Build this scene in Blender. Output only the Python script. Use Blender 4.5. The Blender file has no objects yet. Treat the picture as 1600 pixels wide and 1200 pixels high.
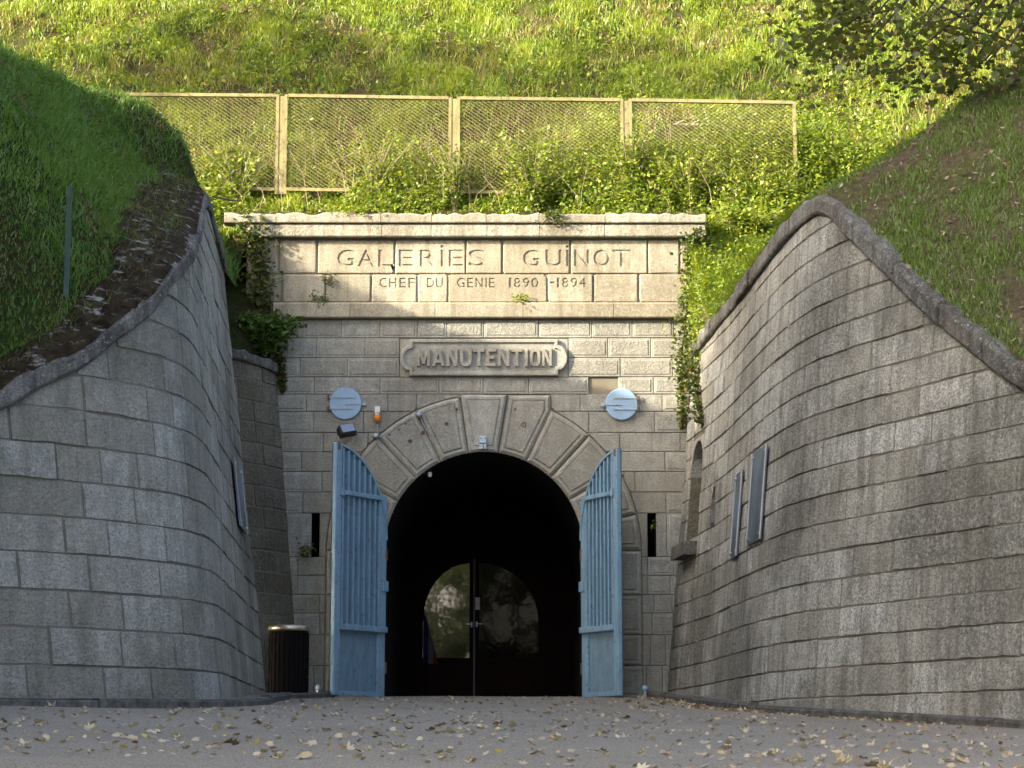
import bpy, bmesh, math, random
import numpy as np
from mathutils import Vector, Matrix, noise as mnoise

R = math.radians
sc = bpy.context.scene
COL = sc.collection

# ---------------------------------------------------------------- camera, world, sun, exposure
F, DCAM = 3400.0, 34.0
PITCH = math.atan(570 / F)
cam = bpy.data.cameras.new('camera')
cam.sensor_width = 36.0
cam.lens = F / 1600 * 36.0
cam.clip_start, cam.clip_end = 0.1, 600
camo = bpy.data.objects.new('camera', cam)
camo.location = (0, -DCAM, -0.8)
camo.rotation_euler = (math.pi / 2 + PITCH, 0, 0)
COL.objects.link(camo)
sc.camera = camo

LDIR = Vector((0.80, 0.42, -0.375)).normalized()          # travel direction of the sunlight
SUN_EL = math.asin(-LDIR.z)
SUN_AZ = math.atan2(-LDIR.x, -LDIR.y)                      # clockwise from +Y
W = bpy.data.worlds.new('World')
sc.world = W
W.use_nodes = True
wn = W.node_tree.nodes
sky = wn.new('ShaderNodeTexSky')
sky.sky_type = 'NISHITA'
sky.sun_disc = False
sky.sun_elevation = SUN_EL
sky.sun_rotation = SUN_AZ
sky.air_density, sky.dust_density, sky.ozone_density = 0.7, 7.0, 0.3
bg = wn['Background']
bg.inputs['Strength'].default_value = 0.15
W.node_tree.links.new(sky.outputs[0], bg.inputs[0])
sl = bpy.data.lights.new('sun', 'SUN')
sl.energy = 2.25
sl.angle = R(0.6)
sl.color = (1.0, 0.89, 0.69)
so = bpy.data.objects.new('sun', sl)
so.rotation_euler = (-LDIR).to_track_quat('Z', 'Y').to_euler()
so.location = (-20, -20, 25)
COL.objects.link(so)
sc.view_settings.view_transform = 'Standard'
sc.view_settings.look = 'None'
sc.view_settings.exposure = 2.4
sc.view_settings.gamma = 1.0
sc.view_settings.use_curve_mapping = False
sc.cycles.max_bounces = 6
sc.cycles.use_denoising = True

random.seed(7)
rng = np.random.default_rng(7)

# ---------------------------------------------------------------- survey helpers (photo measurements -> metres)
def ray(x, y):
    cx, cy = (x - 800) / F, (600 - y) / F
    Y = math.cos(PITCH) - cy * math.sin(PITCH)
    return cx / Y, (math.sin(PITCH) + cy * math.cos(PITCH)) / Y
def at(x, y, t):
    a, b = ray(x, y)
    return Vector((a * t, t - DCAM, b * t - 0.8))
def FZ(y): return ray(800, y)[1] * DCAM - 0.8
def FX(x, y): return ray(x, y)[0] * DCAM

class Cub:
    def __init__(s, xs, ys):
        s.x = np.array(xs, float); s.y = np.array(ys, float)
        d = np.diff(s.y) / np.diff(s.x)
        m = np.zeros(len(xs)); m[1:-1] = (d[1:] + d[:-1]) / 2; m[0] = d[0]; m[-1] = d[-1]
        s.m = m
    def __call__(s, v):
        v = np.clip(v, s.x[0], s.x[-1])
        i = np.clip(np.searchsorted(s.x, v) - 1, 0, len(s.x) - 2)
        h = s.x[i + 1] - s.x[i]; u = (v - s.x[i]) / h
        return (2*u**3 - 3*u*u + 1)*s.y[i] + (u**3 - 2*u*u + u)*h*s.m[i] + (-2*u**3 + 3*u*u)*s.y[i+1] + (u**3 - u*u)*h*s.m[i+1]

gR = Cub([15, 17, 18.5, 20, 21, 22.5, 23.9, 24.8, 26.2, 28.2, 30.5, 33.5, 34.2],
         [8.1, 6.9, 6.05, 5.25, 4.73, 4.02, 3.4, 3.12, 2.92, 2.78, 2.66, 2.38, 2.3])
gL = Cub([18.8, 19.6, 20.4, 20.9, 21.3, 21.9, 22.4, 22.8, 23.3, 24, 25.1, 26.5, 28.5, 31.4],
         [-9.6, -8, -6.5, -5.6, -4.9, -4.1, -3.68, -3.42, -3.25, -3.17, -3.2, -3.28, -3.38, -3.52])
ztR = Cub([15, 17, 19, 20.95, 21.85, 22.75, 23.52, 24.0, 24.45, 24.8, 25.3, 26.2, 28, 31.5, 33.5],
          [-0.6, 0.5, 1.55, 2.66, 3.27, 3.96, 4.58, 4.93, 5.24, 5.37, 5.40, 5.39, 5.36, 5.34, 5.24])
ztL = Cub([18.8, 19.6, 20.4, 21.37, 21.62, 21.97, 22.32, 22.82, 23.26, 23.93, 24.72, 26.05, 27.33, 28.45, 29.25, 30.08, 30.97, 31.76],
          [0.3, 1.0, 1.7, 2.52, 2.78, 3.07, 3.4, 3.79, 4.16, 4.47, 4.82, 5.28, 5.87, 6.38, 6.50, 6.36, 6.19, 6.07])
gP = Cub([32.1, 32.6, 33.0, 33.5, 34.0], [-5.4, -4.45, -3.9, -3.5, -3.26])     # small round pier
ztP = Cub([32.1, 34.0], [5.22, 5.05])

class Wall:
    """a battered wall whose plan is X = g(t); side +1 stands right of the passage, -1 left"""
    def __init__(s, g, lean, zt, side, t0, t1):
        s.g, s.lean, s.zt, s.side = g, lean, zt, side
        s.ts = np.linspace(t0, t1, 900)
        xs = g(s.ts)
        s.ss = np.concatenate([[0], np.cumsum(np.hypot(np.diff(s.ts), np.diff(xs)))])
        s.len = s.ss[-1]
    def t(s, a): return float(np.interp(a, s.ss, s.ts))
    def s_of(s, t): return float(np.interp(t, s.ts, s.ss))
    def nrm(s, t):
        d = float(s.g(t + .03) - s.g(t - .03)) / .06
        n = Vector((-s.side, s.side * d, 0)) ; n.normalize()
        return n
    def pt(s, a, z, n=0.0):
        t = s.t(a)
        return s.ptt(t, z, n)
    def ptt(s, t, z, n=0.0):
        q = s.nrm(t)
        return Vector((float(s.g(t)) + s.side * s.lean * z + q.x * n, t - DCAM + q.y * n, z))
    def ztop(s, a): return float(s.zt(s.t(a)))
WR = Wall(gR, .09, ztR, 1, 15, 33.6)
WL = Wall(gL, .12, ztL, -1, 18.8, 31.4)
WP = Wall(gP, .09, ztP, -1, 32.1, 33.98)

def ground_z(X, Y):
    X = np.asarray(X, float); Y = np.asarray(Y, float)
    z = .038 * np.maximum(Y, -23.5) - .02 * np.clip(X, -9, 9) * np.clip(-Y / 13, 0, 1.2)
    d = np.clip((-23.5 - Y) / 10.5, 0, 1)
    z = z - 1.5 * (d * d * (1.6 - .6 * d))
    return np.where(Y > 0, 0.0, z)

def nz(x, y, s=1.0, o=0.0):
    return mnoise.noise(Vector((x * s + o, y * s - o, o * .37)))

SLB = .84
def bank_z(X, Y):
    z = 7.5 + SLB * (Y - .55)
    z += .26 * nz(X, Y, .45, 3) + .15 * nz(X, Y, 1.3, 9) + .07 * nz(X, Y, 2.9, 19)
    if Y > 1.2: z += .35 * max(0, nz(X * .6, Y * 1.4, .35, 21)) * min(1, (Y - 1.2) / 2)
    return 7.5 + SLB * 22 + (Y - 22.5) * .06 if z > 7.5 + SLB * 22 else z
def right_z(X, t):
    zt = float(ztR(t)); d = X - float(gR(t)) - .09 * zt
    z = zt + .22 + .62 * min(d, 2.6) + .25 * max(0, min(d - 2.6, 8)) + .1 * nz(X, t, .8, 5)* min(1, max(0, d)) + .05 * nz(X, t, 2.2, 1) * min(1, max(0, d * 2))
    return max(z, bank_z(X, t - DCAM))
capL = Cub([18, 24, 26, 28, 30, 32, 34], [7.2, 7.5, 7.85, 8.15, 8.1, 7.8, 7.6])
def left_z(X, t):
    zt = float(ztL(t)); d = -(X - float(gL(t)) + .12 * zt)
    c = float(capL(t)) + .05 * max(0, d - 3)
    m_ = float(np.interp(t, [20, 22, 24, 27.5, 28.4, 29.2, 34], [.3, .5, .85, .8, .7, .08, .05]))
    st_ = float(np.interp(t, [28.4, 29.4], [0, 1]))
    z = zt + .2 + .42 * min(d, m_) + 1.35 * max(0, d - m_) + 1.6 * st_ * min(max(0, d - m_), .3)
    z = c - math.log(1 + math.exp(min(30, (c - z) * 3.2))) / 3.2 if c - z < 9 else z     # soft cap
    z = max(z, zt + .2 + .25 * min(d, 1))
    z += (.1 * nz(X, t, .8, 15) + .04 * nz(X, t, 2.2, 11)) * min(1, max(0, d))
    return max(z, bank_z(X, t - DCAM))

# ---------------------------------------------------------------- object helpers
def tag(o, label=None, cat=None, group=None, kind=None):
    if label: o['label'] = label
    if cat: o['category'] = cat
    if group: o['group'] = group
    if kind: o['kind'] = kind
    return o
def empty(name, loc=(0, 0, 0), rz=0.0, **k):
    o = bpy.data.objects.new(name, None)
    o.empty_display_size = .2
    o.location = loc; o.rotation_euler = (0, 0, rz)
    COL.objects.link(o)
    return tag(o, **k)
def link(name, me, parent=None, **k):
    o = bpy.data.objects.new(name, me)
    COL.objects.link(o)
    if parent is not None: o.parent = parent
    return tag(o, **k)

class MB:
    """collects faces and builds ONE mesh object"""
    def __init__(s): s.v, s.f, s.m = [], [], []
    def add(s, vs, fs, m=0):
        o = len(s.v); s.v += [tuple(v) for v in vs]
        s.f += [tuple(i + o for i in f) for f in fs]; s.m += [m] * len(fs)
    def box(s, x0, x1, y0, y1, z0, z1, m=0, M=None, bev=0.0):
        if bev:
            b = bev
            P = []
            for (sx, sy, sz) in [(a, c, d) for d in (0, 1) for c in (0, 1) for a in (0, 1)]: pass
            bm = bmesh.new(); bmesh.ops.create_cube(bm, size=1)
            for v in bm.verts:
                v.co = Vector((x0 + (v.co.x + .5) * (x1 - x0), y0 + (v.co.y + .5) * (y1 - y0), z0 + (v.co.z + .5) * (z1 - z0)))
            bmesh.ops.bevel(bm, geom=bm.edges[:], offset=b, segments=1, affect='EDGES')
            bm.verts.index_update()
            vs = [v.co.copy() for v in bm.verts]
            if M is not None: vs = [M @ v for v in vs]
            s.add(vs, [tuple(v.index for v in f.verts) for f in bm.faces], m); bm.free(); return
        vs = [Vector((x, y, z)) for z in (z0, z1) for y in (y0, y1) for x in (x0, x1)]
        if M is not None: vs = [M @ v for v in vs]
        s.add(vs, [(0, 2, 3, 1), (4, 5, 7, 6), (0, 1, 5, 4), (2, 6, 7, 3), (0, 4, 6, 2), (1, 3, 7, 5)], m)
    def tube(s, pts, rad, n=6, m=0, cap=True):
        pts = [Vector(p) for p in pts]
        if not hasattr(rad, '__len__'): rad = [rad] * len(pts)
        vs = []; up = None
        for i, p in enumerate(pts):
            d = (pts[min(i + 1, len(pts) - 1)] - pts[max(i - 1, 0)]).normalized()
            a = d.orthogonal().normalized() if up is None else (up - d * up.dot(d)).normalized()
            up = a; b = d.cross(a)
            for k in range(n):
                an = 2 * math.pi * k / n
                vs.append(p + (a * math.cos(an) + b * math.sin(an)) * rad[i])
        fs = [(i*n + k, i*n + (k+1) % n, (i+1)*n + (k+1) % n, (i+1)*n + k) for i in range(len(pts)-1) for k in range(n)]
        if cap: fs += [tuple(range(n))[::-1], tuple((len(pts)-1)*n + k for k in range(n))]
        s.add(vs, fs, m)
    def lathe(s, prof, n=24, c=(0, 0, 0), m=0, axis='z'):
        vs = []
        for r, h in prof:
            for k in range(n):
                a = 2 * math.pi * k / n
                q = (r * math.cos(a), r * math.sin(a), h)
                if axis == 'y': q = (q[0], q[2], q[1])
                vs.append(Vector(q) + Vector(c))
        L = len(prof)
        fs = [(i*n + k, i*n + (k+1) % n, (i+1)*n + (k+1) % n, (i+1)*n + k) for i in range(L-1) for k in range(n)]
        fs += [tuple(range(n))[::-1], tuple((L-1)*n + k for k in range(n))]
        s.add(vs, fs, m)
    def mesh(s, name, mats):
        me = bpy.data.meshes.new(name)
        me.from_pydata(s.v, [], s.f)
        for q in (mats if isinstance(mats, (list, tuple)) else [mats]): me.materials.append(q)
        if s.m and max(s.m) > 0: me.polygons.foreach_set('material_index', s.m)
        me.validate(); me.update()
        bm = bmesh.new(); bm.from_mesh(me); bmesh.ops.recalc_face_normals(bm, faces=bm.faces[:]); bm.to_mesh(me); bm.free()
        return me
    def build(s, name, mats, parent=None, smooth=False, **k):
        me = s.mesh(name, mats)
        if smooth: me.polygons.foreach_set('use_smooth', [True] * len(me.polygons))
        return link(name, me, parent, **k)

# ---------------------------------------------------------------- materials
class NT:
    def __init__(s, name):
        s.m = bpy.data.materials.new(name); s.m.use_nodes = True
        s.t = s.m.node_tree; s.n = s.t.nodes; s.p = s.n['Principled BSDF']
        s.geo = None
    def L(s, a, b): s.t.links.new(a, b)
    def set(s, sock, v):
        if isinstance(v, (int, float, tuple, list)): sock.default_value = v
        else: s.L(v, sock)
    def pos(s):
        if s.geo is None: s.geo = s.n.new('ShaderNodeNewGeometry')
        return s.geo.outputs['Position']
    def mapped(s, sc_):
        m = s.n.new('ShaderNodeVectorMath'); m.operation = 'MULTIPLY'
        s.L(s.pos(), m.inputs[0]); m.inputs[1].default_value = sc_
        return m.outputs[0]
    def noise(s, scale, detail=4, rough=.55, vec=None, dist=0.0):
        q = s.n.new('ShaderNodeTexNoise'); q.inputs['Scale'].default_value = scale
        q.inputs['Detail'].default_value = detail; q.inputs['Roughness'].default_value = rough
        q.inputs['Distortion'].default_value = dist
        s.L(vec or s.pos(), q.inputs['Vector'])
        return q.outputs['Fac']
    def voro(s, scale, vec=None, out='Distance'):
        q = s.n.new('ShaderNodeTexVoronoi'); q.inputs['Scale'].default_value = scale
        s.L(vec or s.pos(), q.inputs['Vector']); return q.outputs[out]
    def ramp(s, v, stops):
        q = s.n.new('ShaderNodeValToRGB'); e = q.color_ramp.elements
        while len(e) < len(stops): e.new(.5)
        for el, (p, c) in zip(e, stops):
            el.position = p; el.color = (c, c, c, 1) if isinstance(c, (int, float)) else (*c, 1)
        s.L(v, q.inputs[0]); return q.outputs[0]
    def mix(s, fac, a, b, mode='MIX'):
        q = s.n.new('ShaderNodeMix'); q.data_type = 'RGBA'; q.blend_type = mode; q.clamp_factor = True
        s.set(q.inputs[0], fac)
        for k, v in ((6, a), (7, b)):
            if isinstance(v, (tuple, list)) and len(v) == 3: v = (*v, 1)
            s.set(q.inputs[k], v)
        return q.outputs[2]
    def math(s, op, a, b=0.0):
        q = s.n.new('ShaderNodeMath'); q.operation = op
        s.set(q.inputs[0], a); s.set(q.inputs[1], b); return q.outputs[0]
    def rand(s):
        return s.n.new('ShaderNodeObjectInfo').outputs['Random']
    def attr(s, name):
        q = s.n.new('ShaderNodeAttribute'); q.attribute_name = name; return q.outputs['Fac']
    def bump(s, h, strength, dist, prev=None):
        q = s.n.new('ShaderNodeBump'); q.inputs['Strength'].default_value = strength; q.inputs['Distance'].default_value = dist
        s.L(h, q.inputs['Height'])
        if prev is not None: s.L(prev, q.inputs['Normal'])
        return q.outputs[0]
    def fin(s, col=None, rough=.9, normal=None, spec=.2, metal=0.0):
        if col is not None:
            if isinstance(col, (tuple, list)) and len(col) == 3: col = (*col, 1)
            s.set(s.p.inputs['Base Color'], col)
        s.set(s.p.inputs['Roughness'], rough)
        s.p.inputs['Specular IOR Level'].default_value = spec
        s.p.inputs['Metallic'].default_value = metal
        if normal is not None: s.L(normal, s.p.inputs['Normal'])
        return s.m

def m_stone(name, base, dark, var=.22, stain=(.45, .62), streak=.5, speck=.25, bumps=((14, .9, .03), (55, .7, .012)), green=0.0, lichen=.3):
    k = NT(name)
    tone = k.rand()
    a = k.ramp(tone, [(0, tuple(c * (1 - var * 1.25) for c in base)), (.5, base), (1, tuple(min(1, c * (1 + var)) for c in base))])
    warm = k.ramp(k.rand(), [(0, (1.03, 1.0, .94)), (.6, (1, 1, 1)), (1, (.96, .99, 1.02))])
    a = k.mix(1.0, a, warm, 'MULTIPLY')
    big = k.noise(.42, 6, .62)
    mid = k.noise(5.5, 6, .65)
    fine = k.noise(38, 4, .7)
    a = k.mix(k.ramp(mid, [(.38, .55), (.62, 0)]), a, tuple(c * .62 for c in base))
    a = k.mix(k.math('MULTIPLY', k.ramp(fine, [(.4, 1), (.56, 0)]), speck), a, tuple(c * .3 for c in base))
    st = k.noise(1.0, 6, .65, k.mapped((7.0, 7.0, .8)))
    sm = k.math('MULTIPLY', k.ramp(st, [(.45, 0), (.68, 1)]), streak)
    pm = k.ramp(big, [(stain[0], 0), (stain[1], 1)])
    blot = k.math('MULTIPLY', pm, k.ramp(k.noise(20, 6, .75), [(.34, .25), (.58, 1)]))
    a = k.mix(k.math('MULTIPLY', sm, .8), a, tuple(c * 1.15 for c in dark))
    a = k.mix(k.math('MULTIPLY', blot, .8), a, dark)
    if lichen:
        a = k.mix(k.math('MULTIPLY', k.ramp(k.noise(30, 3, .6), [(.63, 0), (.72, 1)]), lichen), a, (.55, .55, .49))
    if green:
        a = k.mix(k.math('MULTIPLY', k.ramp(k.noise(2.2, 5, .7), [(.5, 0), (.68, 1)]), green), a, (.075, .085, .035))
    nrm = None
    for (s_, st_, d_) in bumps: nrm = k.bump(k.noise(s_, 5, .65), st_, d_, nrm)
    return k.fin(a, .93, nrm, .15)

M = {}
M['wing_left'] = m_stone('wing_stone_brown', (.43, .43, .38), (.10, .104, .086), streak=.55, stain=(.42, .64), green=.25, speck=.5, lichen=.2, bumps=((7, .7, .06), (22, 1.0, .035), (70, .8, .012)))
M['wing_right'] = m_stone('wing_stone_speckled', (.57, .57, .51), (.09, .092, .08), streak=.85, stain=(.44, .60), speck=.75, lichen=.5, bumps=((7, .6, .05), (20, 1.0, .035), (60, 1.0, .016)))
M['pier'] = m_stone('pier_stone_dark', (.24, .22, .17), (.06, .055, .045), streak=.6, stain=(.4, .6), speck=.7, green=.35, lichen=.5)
M['ashlar'] = m_stone('ashlar_dressed', (.42, .415, .36), (.16, .15, .125), var=.13, streak=.5, stain=(.46, .7), speck=.4, bumps=((40, .35, .008),), lichen=.15)
M['ashlar_field'] = m_stone('ashlar_punched', (.42, .415, .36), (.16, .15, .125), var=.13, streak=.5, stain=(.46, .7), speck=.4, bumps=((30, 1.0, .025), (85, .7, .01)), lichen=.15)
M['frieze'] = m_stone('frieze_stone', (.45, .42, .325), (.15, .13, .09), var=.16, streak=.75, stain=(.40, .62), speck=.5, bumps=((10, .4, .02), (60, .5, .006)), lichen=.2)
M['coping'] = m_stone('coping_lichen', (.33, .33, .30), (.055, .053, .046), streak=.95, stain=(.4, .58), speck=.6, lichen=.9, bumps=((6, 1.0, .09), (20, 1, .05), (55, 1, .015)))
M['coping_pale'] = m_stone('coping_pale', (.44, .42, .34), (.11, .095, .065), var=.14, streak=.7, stain=(.42, .62), speck=.5, bumps=((18, .7, .02), (70, .6, .008)), lichen=.2)
k = NT('mortar'); M['mortar'] = k.fin(k.mix(k.noise(7, 5), (.11, .10, .082), (.20, .185, .15)), .95, k.bump(k.noise(50), .6, .01))
k = NT('mortar_pale'); M['mortar_pale'] = k.fin(k.mix(k.noise(7, 5), (.15, .135, .10), (.27, .245, .18)), .95, k.bump(k.noise(50), .6, .01))
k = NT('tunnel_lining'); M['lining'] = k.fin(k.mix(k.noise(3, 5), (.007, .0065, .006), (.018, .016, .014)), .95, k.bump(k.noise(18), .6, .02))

k = NT('moss_crust')
c = k.mix(k.ramp(k.noise(6, 6, .7), [(.38, 0), (.62, 1)]), (.018, .014, .009), (.06, .045, .028))
c = k.mix(k.ramp(k.noise(4, 6, .75, k.mapped((1, 1, 2.5))), [(.57, 0), (.65, .9)]), c, (.36, .35, .32))
c = k.mix(k.ramp(k.noise(2.3, 5, .7), [(.58, 0), (.7, .8)]), c, (.05, .065, .02))
M['moss'] = k.fin(c, 1, k.bump(k.noise(26, 6, .7), 1, .05), .05)

k = NT('asphalt')
a = k.mix(k.ramp(k.noise(.5, 5, .6), [(.35, 0), (.7, 1)]), (.285, .258, .20), (.355, .322, .25))
a = k.mix(k.ramp(k.noise(90, 3, .6), [(.42, .9), (.56, 0)]), a, (.07, .07, .068))
a = k.mix(k.ramp(k.voro(75), [(.1, .8), (.24, 0)]), a, (.36, .355, .34))
a = k.mix(k.ramp(k.noise(2.6, 6, .7), [(.6, 0), (.72, .45)]), a, (.11, .105, .095))
M['asphalt'] = k.fin(a, .9, k.bump(k.noise(90, 4, .6), .8, .01), .2)
k = NT('kerb_stone'); M['kerb'] = k.fin(k.mix(k.ramp(k.noise(8, 6, .7), [(.35, 0), (.65, 1)]), (.05, .05, .046), (.15, .148, .135)), .95, k.bump(k.noise(25, 5, .7), 1, .02))
k = NT('gravel_strip'); M['gravel'] = k.fin(k.mix(k.ramp(k.noise(30, 4, .7), [(.38, 0), (.6, 1)]), (.07, .065, .055), (.30, .28, .235)), .95, k.bump(k.voro(45), 1, .03))

def m_earth(name, a1, a2, g1):
    k = NT(name)
    c = k.mix(k.ramp(k.noise(2.2, 6, .7), [(.35, 0), (.65, 1)]), a1, a2)
    c = k.mix(k.ramp(k.noise(1.1, 6, .7), [(.42, 0), (.6, 1)]), c, g1)
    c = k.mix(k.ramp(k.noise(14, 5, .7), [(.4, .6), (.6, 0)]), c, tuple(x * .4 for x in a1))
    return k.fin(c, 1, k.bump(k.noise(9, 6, .75), 1, .12), .05)
M['bank_earth'] = m_earth('bank_earth', (.085, .07, .035), (.13, .105, .05), (.08, .10, .022))
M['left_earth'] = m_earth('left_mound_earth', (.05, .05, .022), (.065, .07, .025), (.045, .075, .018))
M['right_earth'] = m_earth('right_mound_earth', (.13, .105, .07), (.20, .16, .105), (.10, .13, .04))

def m_leaf(name, stops, trans=.35, rough=.6):
    k = NT(name)
    t = k.attr('tint')
    c = k.ramp(t, stops)
    d = k.n.new('ShaderNodeBsdfDiffuse'); tr = k.n.new('ShaderNodeBsdfTranslucent'); gl = k.n.new('ShaderNodeBsdfGlossy')
    k.L(c, d.inputs[0])
    c2 = k.mix(1.0, c, (1.25, 1.15, .6), 'MULTIPLY'); k.L(c2, tr.inputs[0])
    gl.inputs['Roughness'].default_value = .45; gl.inputs[0].default_value = (.9, .9, .9, 1)
    m1 = k.n.new('ShaderNodeMixShader'); m1.inputs[0].default_value = trans
    k.L(d.outputs[0], m1.inputs[1]); k.L(tr.outputs[0], m1.inputs[2])
    m2 = k.n.new('ShaderNodeMixShader'); m2.inputs[0].default_value = .03
    k.L(m1.outputs[0], m2.inputs[1]); k.L(gl.outputs[0], m2.inputs[2])
    k.n.remove(k.p)
    k.L(m2.outputs[0], k.n['Material Output'].inputs[0])
    return k.m
M['grass_bank'] = m_leaf('grass_bank', [(0, (.22, .16, .07)), (.16, (.22, .19, .06)), (.3, (.11, .165, .018)), (.65, (.16, .245, .02)), (1, (.29, .35, .035))])
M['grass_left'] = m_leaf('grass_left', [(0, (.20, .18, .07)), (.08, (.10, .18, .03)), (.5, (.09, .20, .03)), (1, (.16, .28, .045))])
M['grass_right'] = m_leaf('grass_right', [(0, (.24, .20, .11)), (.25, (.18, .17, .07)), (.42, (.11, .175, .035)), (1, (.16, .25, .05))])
M['weeds'] = m_leaf('weed_leaves', [(0, (.18, .12, .04)), (.12, (.09, .14, .018)), (.6, (.15, .23, .025)), (1, (.32, .37, .05))], .4)
M['ivy'] = m_leaf('ivy_leaves', [(0, (.19, .08, .03)), (.12, (.06, .08, .02)), (.6, (.06, .10, .02)), (1, (.16, .19, .04))], .3)
M['fern'] = m_leaf('fern_leaves', [(0, (.10, .13, .03)), (.5, (.06, .13, .025)), (1, (.10, .19, .035))], .35)
M['tree_leaf'] = m_leaf('tree_leaves', [(0, (.10, .06, .025)), (.25, (.05, .06, .018)), (.7, (.04, .065, .016)), (1, (.09, .11, .02))], .3)
M['overhang_leaf'] = m_leaf('overhanging_leaves', [(0, (.16, .10, .04)), (.2, (.09, .10, .03)), (.7, (.08, .125, .028)), (1, (.17, .19, .04))], .4)
M['dry_leaf'] = m_leaf('dry_leaves', [(0, (.14, .10, .06)), (.25, (.30, .24, .16)), (.7, (.46, .40, .29)), (.95, (.52, .47, .33)), (1, (.50, .41, .14))], .2)
k = NT('bark'); M['bark'] = k.fin(k.mix(k.noise(12, 5, .7, k.mapped((3, 3, .6))), (.03, .025, .018), (.10, .085, .065)), .95, k.bump(k.noise(20, 5, .7, k.mapped((3, 3, .6))), 1, .03))
k = NT('dry_stems'); M['stems'] = k.fin(k.mix(k.noise(3), (.22, .17, .10), (.42, .36, .24)), .9)

def m_paint(name, col, rough=.45, rust=.25, grime=.35, metal=0.0, spec=.4):
    k = NT(name)
    c = k.mix(k.ramp(k.noise(3.5, 6, .65, k.mapped((2.5, 2.5, .7))), [(.4, 0), (.7, grime)]), col, tuple(x * .6 for x in col))
    lo_ = .575 if rust > .5 else .64
    c = k.mix(k.ramp(k.noise(16, 6, .7), [(lo_, 0), (lo_ + .07, rust)]), c, (.09, .045, .025))
    return k.fin(c, k.ramp(k.noise(9), [(.3, rough * .8), (.7, min(1, rough * 1.3))]), k.bump(k.noise(6, 4), .15, .02), spec, metal)
M['blue'] = m_paint('gate_blue_paint', (.215, .36, .48), .55, .6, .6)
M['blue_shaded'] = m_paint('gate_blue_shaded', (.17, .285, .38), .6, .6, grime=.75)  # darker copy of the gate paint: shade between the ribs put into the colour
M['hatch'] = m_paint('hatch_pale_blue', (.26, .39, .54), rust=.1, grime=.25)
M['hatch_metal'] = m_paint('hatch_strap', (.35, .42, .48), rust=.8)
M['rust'] = m_paint('rusty_iron', (.13, .085, .05), .8, .6)
M['black'] = m_paint('black_housing', (.02, .02, .022), .5, .05, .2)
M['white_plastic'] = m_paint('white_plastic', (.72, .72, .68), .4, .05, .3)
M['grey_metal'] = m_paint('galvanised_grey', (.33, .36, .38), .45, .25, .4, .3)
M['bluegrey_box'] = m_paint('bluegrey_box', (.40, .50, .58), .4, .05, .3)
M['green_post'] = m_paint('dark_green_post', (.012, .06, .04), .45, .05, .3)
M['fence'] = m_paint('fence_khaki', (.26, .235, .115), .8, .95, .8, spec=.15)
M['bin'] = m_paint('bin_brown_black', (.008, .0065, .006), .75, .0, .2, spec=.08)
M['brass'] = m_paint('bin_rim_metal', (.50, .46, .34), .32, .1, .3, .85)
M['door_wood'] = m_paint('door_dark_wood', (.010, .0055, .004), .85, .0, .4, spec=.06)
M['door_panel'] = m_paint('door_red_brown', (.012, .005, .004), .9, .0, .4, spec=.08)
M['door_edge'] = m_paint('door_edge_strip', (.09, .09, .09), .5, .0, .3)
M['steel'] = m_paint('bare_steel', (.5, .5, .5), .3, .05, .3, .9)
k = NT('orange_dome'); M['orange'] = k.fin((.62, .20, .015), .25, None, .5)
k = NT('paper_notice'); M['paper'] = k.fin(k.mix(k.ramp(k.noise(60), [(.5, 0), (.55, .5)]), (.5, .5, .48), (.15, .15, .15)), .7)
k = NT('sheet_metal'); 
c = k.mix(k.ramp(k.noise(1.6, 4, .6), [(.4, 0), (.62, 1)]), (.10, .115, .12), (.16, .23, .30))
M['sheet'] = k.fin(c, .38, k.bump(k.noise(4), .1, .02), .5, .35)
k = NT('door_glass'); M['glass'] = k.fin((.004, .004, .004), .03, k.bump(k.noise(3.2, 2), .05, .02), 1.0)
k.p.inputs['IOR'].default_value = 2.4
k = NT('door_glass_dim'); M['glass_dim'] = k.fin((.003, .003, .003), .03, k.bump(k.noise(3.2, 2), .05, .02), .28)
k = NT('tricolour_cloth'); 
zz = k.n.new('ShaderNodeTexCoord'); sx = k.n.new('ShaderNodeSeparateXYZ'); k.L(zz.outputs['Generated'], sx.inputs[0])
q = k.n.new('ShaderNodeValToRGB'); q.color_ramp.interpolation = 'CONSTANT'
q.color_ramp.elements[0].color = (.006, .008, .045, 1); q.color_ramp.elements[1].position = .36; q.color_ramp.elements[1].color = (.07, .07, .07, 1)
e = q.color_ramp.elements.new(.68); e.color = (.07, .006, .006, 1)
k.L(sx.outputs[0], q.inputs[0]); M['flag'] = k.fin(q.outputs[0], .8)
k = NT('black_void_stone'); M['void'] = k.fin((.02, .019, .017), .95)

# ---------------------------------------------------------------- ground and hills (the setting)
def grid_mesh(name, P, mat, parent=None, **kw):
    n, m = len(P), len(P[0])
    me = bpy.data.meshes.new(name)
    me.from_pydata([p for r in P for p in r], [], [(i*m+j, i*m+j+1, (i+1)*m+j+1, (i+1)*m+j) for i in range(n-1) for j in range(m-1)])
    me.materials.append(mat)
    me.polygons.foreach_set('use_smooth', [True] * len(me.polygons)); me.update()
    return link(name, me, parent, **kw)
ys = list(np.linspace(-220, -40, 10)) + list(np.linspace(-36, -14, 45)) + list(np.linspace(-13.7, 7.0, 60))
xs = list(np.linspace(-200, -14, 8)) + list(np.linspace(-12, 12, 49)) + list(np.linspace(14, 200, 8))
grid_mesh('road', [[(x, y, float(ground_z(x, y)) + .012 * nz(x, y, .7, 2) + .004 * nz(x, y, 3, 2)) for x in xs] for y in ys], M['asphalt'], kind='structure')

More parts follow.
